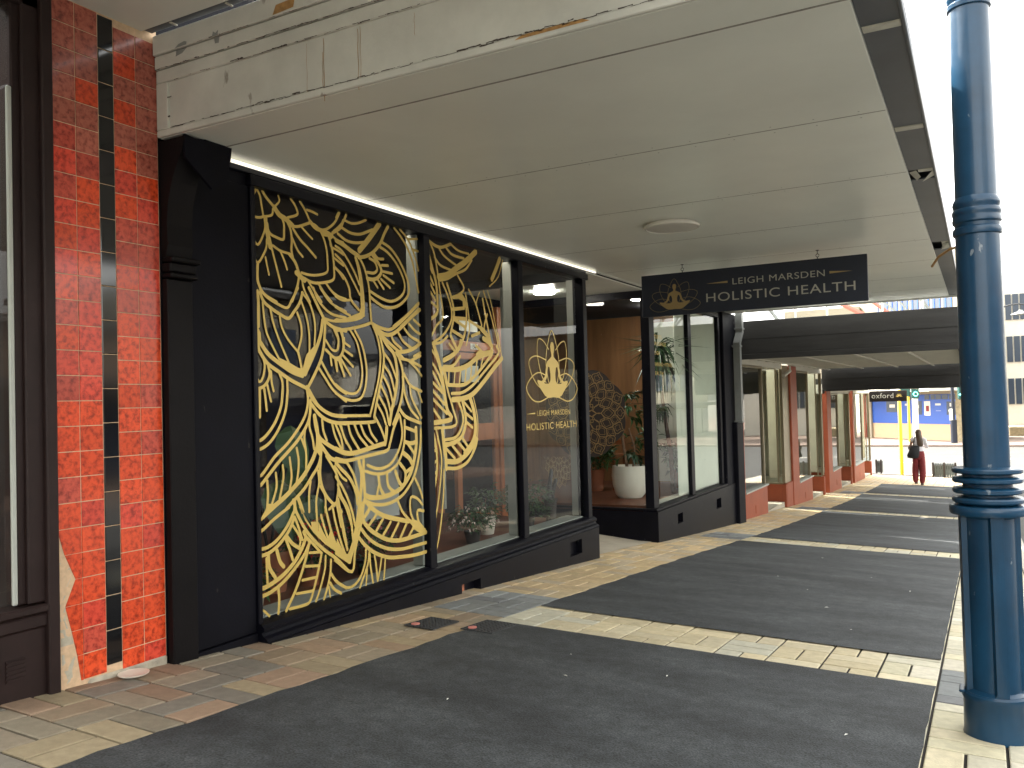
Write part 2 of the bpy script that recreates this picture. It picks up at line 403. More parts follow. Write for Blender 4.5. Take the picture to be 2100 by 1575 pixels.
for i in range(14):
    for j in range(-8, 122):
        for h in (0, 1):
            x0 = -3.47+i*cell; y0 = -1.02+j*cell
            if (i+j) % 2: bx = (x0, x0+cell, y0+h*cell/2, y0+(h+1)*cell/2)
            else: bx = (x0+h*cell/2, x0+(h+1)*cell/2, y0, y0+cell)
            g = .0055; xa, xb, ya, yb = bx[0]+g, bx[1]-g, bx[2]+g, bx[3]-g
            if xb > .30: xb = .30
            if xb-xa < .03 or ya > 32.5: continue
            if all(in_asphalt(px, py, .02) for px in (xa, xb) for py in (ya, yb)): continue
            mb.cur = paver_color((xa+xb)/2, (ya+yb)/2, 0)
            tx, ty, tz = random.uniform(-.005, .005), random.uniform(-.005, .005), random.uniform(-.0012, .0012)
            cx, cy = (xa+xb)/2, (ya+yb)/2
            def P(x, y, d): return (x, y, zg(x, y)+tz+tx*(x-cx)+ty*(y-cy)-d)
            c_ = .004; o4 = [(xa, ya), (xb, ya), (xb, yb), (xa, yb)]; i4 = [(xa+c_, ya+c_), (xb-c_, ya+c_), (xb-c_, yb-c_), (xa+c_, yb-c_)]
            top = [P(*p, 0) for p in i4]; rim = [P(*p, .003) for p in o4]; bot = [P(*p, .011) for p in o4]
            mb.face(top)
            for k in range(4):
                k2 = (k+1) % 4; mb.face([rim[k], rim[k2], top[k2], top[k]]); mb.face([bot[k], bot[k2], rim[k2], rim[k]])
mb.cur = (1, 1, 1, 1)
struct('footpath_pavers', mb, M['brick'])
# asphalt infill panels between the paver bands
mb = MB(); segs = [(-3.0, BANDS[0][0])]+[(BANDS[k][1], BANDS[k+1][0]) for k in range(4)]+[(BANDS[4][1], 27.2)]
for a, b in segs: sheet(mb, a, b, lambda y: axl(y)+.008*math.sin(y*9)+.006*math.sin(y*23), lambda y: -.236+.0018*math.sin(y*13)+.0015*math.sin(y*31), .0065, .12, 4)
struct('asphalt_path', mb, M['asphalt'])
# kerb and road beside the path
def strip(mb, y0, y1, pts, step=.5):
    n = int((y1-y0)/step); rows = [[(x, y0+(y1-y0)*i/n, zg(.3, y0+(y1-y0)*i/n)+dz) for x, dz in pts] for i in range(n+1)]
    for i in range(n):
        for k in range(len(pts)-1): mb.face([rows[i][k], rows[i][k+1], rows[i+1][k+1], rows[i+1][k]][::-1])
mb = MB(); strip(mb, -3, 33, [(.305, -.01), (.305, .004), (.31, .008), (.42, .002), (.43, -.01), (.435, -.14)], .6); struct('kerb', mb, M['kerb'])
mb = MB(); strip(mb, -12, 34, [(.43, -.125), (2, -.06), (5, -.0), (9, -.10), (11.5, -.13)], 1.0); struct('road', mb, M['road'])
mb = MB(); mb.face([(-60, 33.9, -3.06), (60, 33.9, -3.06), (60, 52.5, -3.0), (-60, 52.5, -3.0)]); struct('crossing_road', mb, M['road'])
mb = MB(); mb.face([(-60, 52.5, -2.90), (60, 52.5, -2.90), (60, 120, -2.90), (-60, 120, -2.90)]); mb.face([(-60, 52.5, -3.05), (60, 52.5, -3.05), (60, 52.5, -2.90), (-60, 52.5, -2.90)]); struct('far_pavement', mb, M['farpave'])
mb = MB(); mb.face([(-3.6, 32.4, zg(-3.6, 32.4)-.02), (.43, 32.4, zg(.3, 32.4)-.02), (.43, 33.95, -2.94), (-3.6, 33.95, -2.90)]); mb.face([(-30, 32.4, -2.92), (-3.6, 32.4, -2.88), (-3.6, 33.95, -2.90), (-30, 33.95, -2.92)]); struct('corner_pavement', mb, M['concrete'])
mb = MB()
for x, y in ((-4.6, 46.3), (-2.9, 45.2), (-1.2, 44.4), (-3.6, 41.0), (.6, 43.6)): mb.face([(x, y, -3.022), (x+1.2, y-.5, -3.022), (x+1.2, y-.32, -3.022), (x, y+.18, -3.022)])
struct('road_markings', mb, M['white'])
mb = MB(); strip(mb, -12, 34, [(11.5, -.13), (11.5, .02), (14.2, .05)], 1.0); struct('opposite_pavement', mb, M['farpave'])
# recess floor of the entry
mb = MB(); mb.face([(-5.4, 7.55, -1.46), (-3.4, 7.55, zg(-3.4, 7.55)+.006), (-3.4, 9.6, zg(-3.4, 9.6)+.006), (-5.4, 9.6, -1.46)]); struct('entry_floor', mb, M['concrete'])

# ================================================================ black shop building
SB = thing('shop_building', (XF, 3, zg(XF, 3)), 'black painted shop with gold line drawing over its big windows and a recessed doorway', 'shop')
ZT, ZB = 1.203, -1.10
# upper storey / rear mass and party walls
wall = boxes('wall', M['black'], SB, (-11, -3.40, 2.735, 3.30, -1.6, 1.30), (-11, -3.42, 2.70, 13.36, 1.335, 3.2), (-11, -3.40, 12.50, 13.02, -2.3, 1.30), (-3.99, -3.405, 7.55, 9.55, 1.305, 1.333))
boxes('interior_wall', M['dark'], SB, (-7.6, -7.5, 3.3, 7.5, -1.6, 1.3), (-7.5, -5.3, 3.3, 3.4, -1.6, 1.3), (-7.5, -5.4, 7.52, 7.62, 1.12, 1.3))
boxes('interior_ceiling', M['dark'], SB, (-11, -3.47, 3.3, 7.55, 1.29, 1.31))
boxes('added_fill_strip', M['fillglow'], SB, (-3.56, -3.50, 3.5, 7.4, 1.272, 1.285)); boxes('display_floor', M['floor'], SB, (-7.5, -3.47, 3.3, 7.56, -1.22, -1.135), (-6.4, -3.47, 9.56, 12.5, -1.36, -1.245))  # unseen glowing strip added behind the head board to brighten the display
boxes('plywood_wall', M['ply'], SB, (-7.0, -3.6, 12.42, 12.49, -1.3, -.05), (-7.0, -3.6, 12.42, 12.49, -.044, 1.3), (-6.4, -6.34, 9.6, 12.41, -1.3, 1.3))
boxes('recess_ceiling', M['soffit'], SB, (-5.4, -3.41, 7.66, 9.44, 1.29, 1.302))
# pilaster with console bracket
pil = boxes('pilaster', M['brownp'], SB, (-3.40, -3.355, 2.738, 2.885, -1.3, .64), (-3.40, -3.33, 2.738, 2.90, .645, .668), (-3.40, -3.335, 2.738, 2.893, .672, .715), (-3.40, -3.32, 2.738, 2.91, .72, .745), bev=.006)
mb = MB()
prof = [(.745, .035), (.80, .05), (.90, .045), (1.0, .055), (1.10, .085), (1.18, .125), (1.24, .16), (1.30, .17)]
for k in range(len(prof)-1):
    (za, da), (zb, db) = prof[k], prof[k+1]; ya, yb = 2.738, 2.885
    mb.mesh([(-3.40, ya, za), (-3.40+da, ya, za), (-3.40+da, yb, za), (-3.40, yb, za), (-3.40, ya, zb), (-3.40+db, ya, zb), (-3.40+db, yb, zb), (-3.40, yb, zb)], [(0, 1, 5, 4), (1, 2, 6, 5), (2, 3, 7, 6)])
mb.build('bracket', M['brownp'], SB)
# torn black sheet above the bracket, reaching over the soffit edge
mb = MB(); pts = [(2.742, 1.20), (2.742, 1.309), (2.80, 1.302), (2.85, 1.309), (2.90, 1.322), (2.95, 1.325), (2.985, 1.315), (3.03, 1.318), (3.02, 1.25), (2.99, 1.12), (2.90, 1.08)]
mb.face([(-3.225, y, z) for y, z in pts]); mb.face([(-3.24, y, z) for y, z in pts][::-1])
for k in range(len(pts)): a, b = pts[k], pts[(k+1) % len(pts)]; mb.face([(-3.225, *a), (-3.24, *a), (-3.24, *b), (-3.225, *b)])
mb.build('torn_sheet', M['black'], SB)
# shop front black cladding panel
boxes('cladding_panel', M['black'], SB, (-3.399, -3.382, 2.89, 3.285, -1.165, 1.20), bev=.004)
boxes('head_board', M['blackg'], SB, (-3.47, -3.36, 3.285, 7.72, ZT, 1.262), (-3.46, -3.372, 2.89, 7.70, 1.266, 1.30), bev=.004)
boxes('recess_head_board', M['blackg'], SB, (-5.3, -3.42, 9.43, 9.50, 1.20, 1.30), (-3.44, -3.37, 9.43, 12.6, 1.20, 1.30), (-5.3, -5.2, 7.7, 9.43, 1.20, 1.30), (-5.2, -3.48, 7.60, 7.66, 1.20, 1.30), bev=.003)
# window frames of the first bay
FR = boxes('window_frame', M['blackg'], SB, (-3.43, -3.365, 3.287, 3.318, ZB-.03, ZT), bev=.005)
each('mullion', M['blackg'], FR, (-3.43, -3.365, 4.885, 4.965, ZB-.03, ZT-.001), (-3.43, -3.365, 6.265, 6.35, ZB-.03, ZT-.001), (-3.47, -3.36, 7.575, 7.66, ZB-.06, ZT-.002), bev=.005)
each('inner_frame', M['pale'], SB, (-3.50, -3.415, 4.862, 4.884, ZB, ZT-.003), (-3.52, -3.435, 6.268, 6.30, ZB, ZT-.003), (-3.54, -3.472, 7.58, 7.63, ZB, ZT-.003), (-3.60, -3.42, 3.32, 7.57, -1.134, ZB-.005), (-5.1, -5.05, 7.60, 7.65, ZB, 1.2), (-4.3, -4.25, 7.60, 7.64, ZB, 1.2), bev=.003)
for a, b in ((3.318, 4.885), (4.965, 6.265), (6.35, 7.575)):
    mb = MB(); mb.face([(-3.403, a, ZB-.01), (-3.403, b, ZB-.01), (-3.403, b, ZT), (-3.403, a, ZT)]); GL = mb.build('glass', M['glass'], FR)
mb = MB(); mb.face([(-3.48, 7.625, ZB), (-5.15, 7.625, ZB), (-5.15, 7.625, 1.2), (-3.48, 7.625, 1.2)]); mb.build('side_glass', M['glass'], SB)
# sill mouldings and stallboard
def mould(mb, prof, y0, y1, ends=True):
    vs = [(x, y0, z) for x, z in prof]+[(x, y1, z) for x, z in prof]; n = len(prof)
    fs = [(k, k+1, n+k+1, n+k) for k in range(n-1)]
    if ends: fs += [tuple(range(n))[::-1], tuple(range(n, 2*n))]
    mb.mesh(vs, fs)
sp = [(-3.46, ZB-.012), (-3.385, ZB-.014), (-3.35, ZB-.028), (-3.333, ZB-.045), (-3.335, ZB-.062), (-3.352, ZB-.070), (-3.34, ZB-.086), (-3.32, ZB-.098), (-3.305, ZB-.115), (-3.46, ZB-.116)]
mb = MB(); mould(mb, sp, 3.288, 7.70); mb.build('window_sill', M['blackg'], SB)
def stall(name, y0, y1, zt, xf, hols):
    mb = MB(); ys = sorted({y0, y1, *[h[0] for h in hols], *[h[1] for h in hols]}); 
    for a, b in zip(ys[:-1], ys[1:]):
        za = min(zg(XF, a), zg(XF, b))-.15; h = [q for q in hols if q[0] <= a < q[1]]
        if not h: mb.face([(xf, a, za), (xf, b, za), (xf, b, zt), (xf, a, zt)]); continue
        h = h[0]; mb.face([(xf, a, za), (xf, b, za), (xf, b, h[2]), (xf, a, h[2])]); mb.face([(xf, a, h[3]), (xf, b, h[3]), (xf, b, zt), (xf, a, zt)])
        q = xf-.06; mb.face([(q, a, h[2]), (q, b, h[2]), (q, b, h[3]), (q, a, h[3])])
        mb.face([(q, a, h[2]), (q, a, h[3]), (xf, a, h[3]), (xf, a, h[2])]); mb.face([(xf, b, h[2]), (xf, b, h[3]), (q, b, h[3]), (q, b, h[2])])
        mb.face([(xf, a, h[2]), (xf, b, h[2]), (q, b, h[2]), (q, a, h[2])]); mb.face([(q, a, h[3]), (q, b, h[3]), (xf, b, h[3]), (xf, a, h[3])])
    zz = min(zg(XF, y0), zg(XF, y1))-.15
    mb.face([(xf, y0, zt), (xf, y1, zt), (-3.5, y1, zt), (-3.5, y0, zt)]); mb.face([(xf, y1, zz), (-5.3, y1, zz), (-5.3, y1, zt), (xf, y1, zt)]); mb.face([(xf, y0, zz), (xf, y0, zt), (-5.3, y0, zt), (-5.3, y0, zz)])
    return mb.build(name, M['blackg'], SB)
st1 = stall('stallboard', 3.29, 7.67, ZB-.118, -3.30, [(5.17, 5.43, -1.375, -1.285), (7.00, 7.26, -1.40, -1.27)])
boxes('vent_tile', M['terra'], SB, (-3.359, -3.352, 5.175, 5.28, -1.37, -1.29)); boxes('vent_tile', M['pale'], SB, (-3.359, -3.352, 7.005, 7.08, -1.395, -1.275))
st2 = stall('stallboard', 9.44, 13.0, -1.295, -3.315, [(10.15, 10.36, -1.53, -1.41), (11.9, 12.15, -1.56, -1.42)])
boxes('skirting_board', M['black'], SB, (-3.398, -3.372, 2.89, 3.285, -1.34, -1.17), bev=.003)
# second bay frames
FR2 = boxes('window_frame', M['blackg'], SB, (-3.47, -3.365, 9.46, 9.63, -1.26, 1.20), (-3.43, -3.37, 10.98, 11.12, -1.26, 1.20), (-3.43, -3.37, 12.46, 12.56, -1.26, 1.20), (-3.47, -3.33, 9.45, 12.6, -1.292, -1.262), (-5.2, -3.47, 9.45, 9.50, -1.292, -1.262), (-5.2, -5.12, 9.45, 9.50, -1.262, 1.2), bev=.004)
each('inner_frame', M['pale'], SB, (-3.46, -3.42, 10.955, 10.978, -1.25, 1.20), (-3.46, -3.42, 12.43, 12.458, -1.25, 1.20), (-3.56, -3.42, 9.65, 12.45, -1.244, -1.24), bev=.002)
for a, b in ((9.63, 10.98), (11.12, 12.46)):
    mb = MB(); mb.face([(-3.403, a, -1.262), (-3.403, b, -1.262), (-3.403, b, 1.2), (-3.403, a, 1.2)]); GL2 = mb.build('glass', M['glass'], FR2)
mb = MB(); mb.face([(-5.12, 9.475, -1.262), (-3.47, 9.475, -1.262), (-3.47, 9.475, 1.2), (-5.12, 9.475, 1.2)]); GLS = mb.build('side_glass', M['glass'], FR2)
boxes('corner_pilaster', M['black'], SB, (-3.40, -3.33, 12.60, 13.36, -2.2, 1.30), (-3.40, -3.26, 12.98, 13.36, -2.2, -.37), bev=.01)
# blind of pale film inside the far half of bay two
boxes('blind', M['blind'], SB, (-3.425, -3.421, 10.55, 10.95, -1.23, 1.18), (-4.40, -3.6, 12.40, 12.415, -1.23, 1.18), (-3.425, -3.421, 11.13, 12.44, -1.23, 1.18))

# doorway at the back of the recess
DR = boxes('door_frame', M['wood'], SB, (-5.26, -5.18, 7.66, 7.76, -1.45, 1.2), (-5.26, -5.18, 9.08, 9.22, -1.45, 1.2), (-5.26, -5.18, 7.76, 9.08, .62, .74), bev=.006)
dr = boxes('door', M['wood'], SB, (-5.25, -5.20, 7.78, 7.84, -1.44, .61), (-5.25, -5.20, 8.12, 8.22, -1.44, .61), (-5.25, -5.20, 8.98, 9.07, -1.44, .61), (-5.25, -5.20, 8.22, 8.98, -.42, -.22), (-5.25, -5.20, 8.22, 8.98, -1.44, -1.25), (-5.25, -5.20, 8.22, 8.98, .53, .61), bev=.005)
mb = MB(); mb.face([(-5.225, 7.78, -1.44), (-5.225, 9.07, -1.44), (-5.225, 9.07, .61), (-5.225, 7.78, .61)]); mb.face([(-5.225, 7.78, .76), (-5.225, 9.07, .76), (-5.225, 9.07, 1.2), (-5.225, 7.78, 1.2)]); mb.build('pane', M['glass'], dr)
boxes('handle', M['pale'], dr, (-5.19, -5.14, 8.15, 8.18, -.42, -.05), bev=.008)
boxes('hanging_notice', M['paper'], dr, (-5.198, -5.194, 8.24, 8.62, .27, .46)); boxes('exit_notice', M['textw'], dr, (-5.198, -5.194, 8.22, 8.62, .86, .98))
boxes('number_plate', M['textw'], DR, (-5.176, -5.172, 8.42, 8.58, .65, .715))
text_mesh('134', .075, M['black'], Matrix.Translation((-5.17, 8.43, .655)) @ Matrix(((0, 0, 1, 0), (1, 0, 0, 0), (0, 1, 0, 0), (0, 0, 0, 1))), DR, 'house_number')
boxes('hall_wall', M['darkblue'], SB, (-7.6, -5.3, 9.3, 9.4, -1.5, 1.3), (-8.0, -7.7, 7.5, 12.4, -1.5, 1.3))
boxes('hall_floor', M['floor'], SB, (-8, -5.3, 7.6, 9.3, -1.52, -1.462))

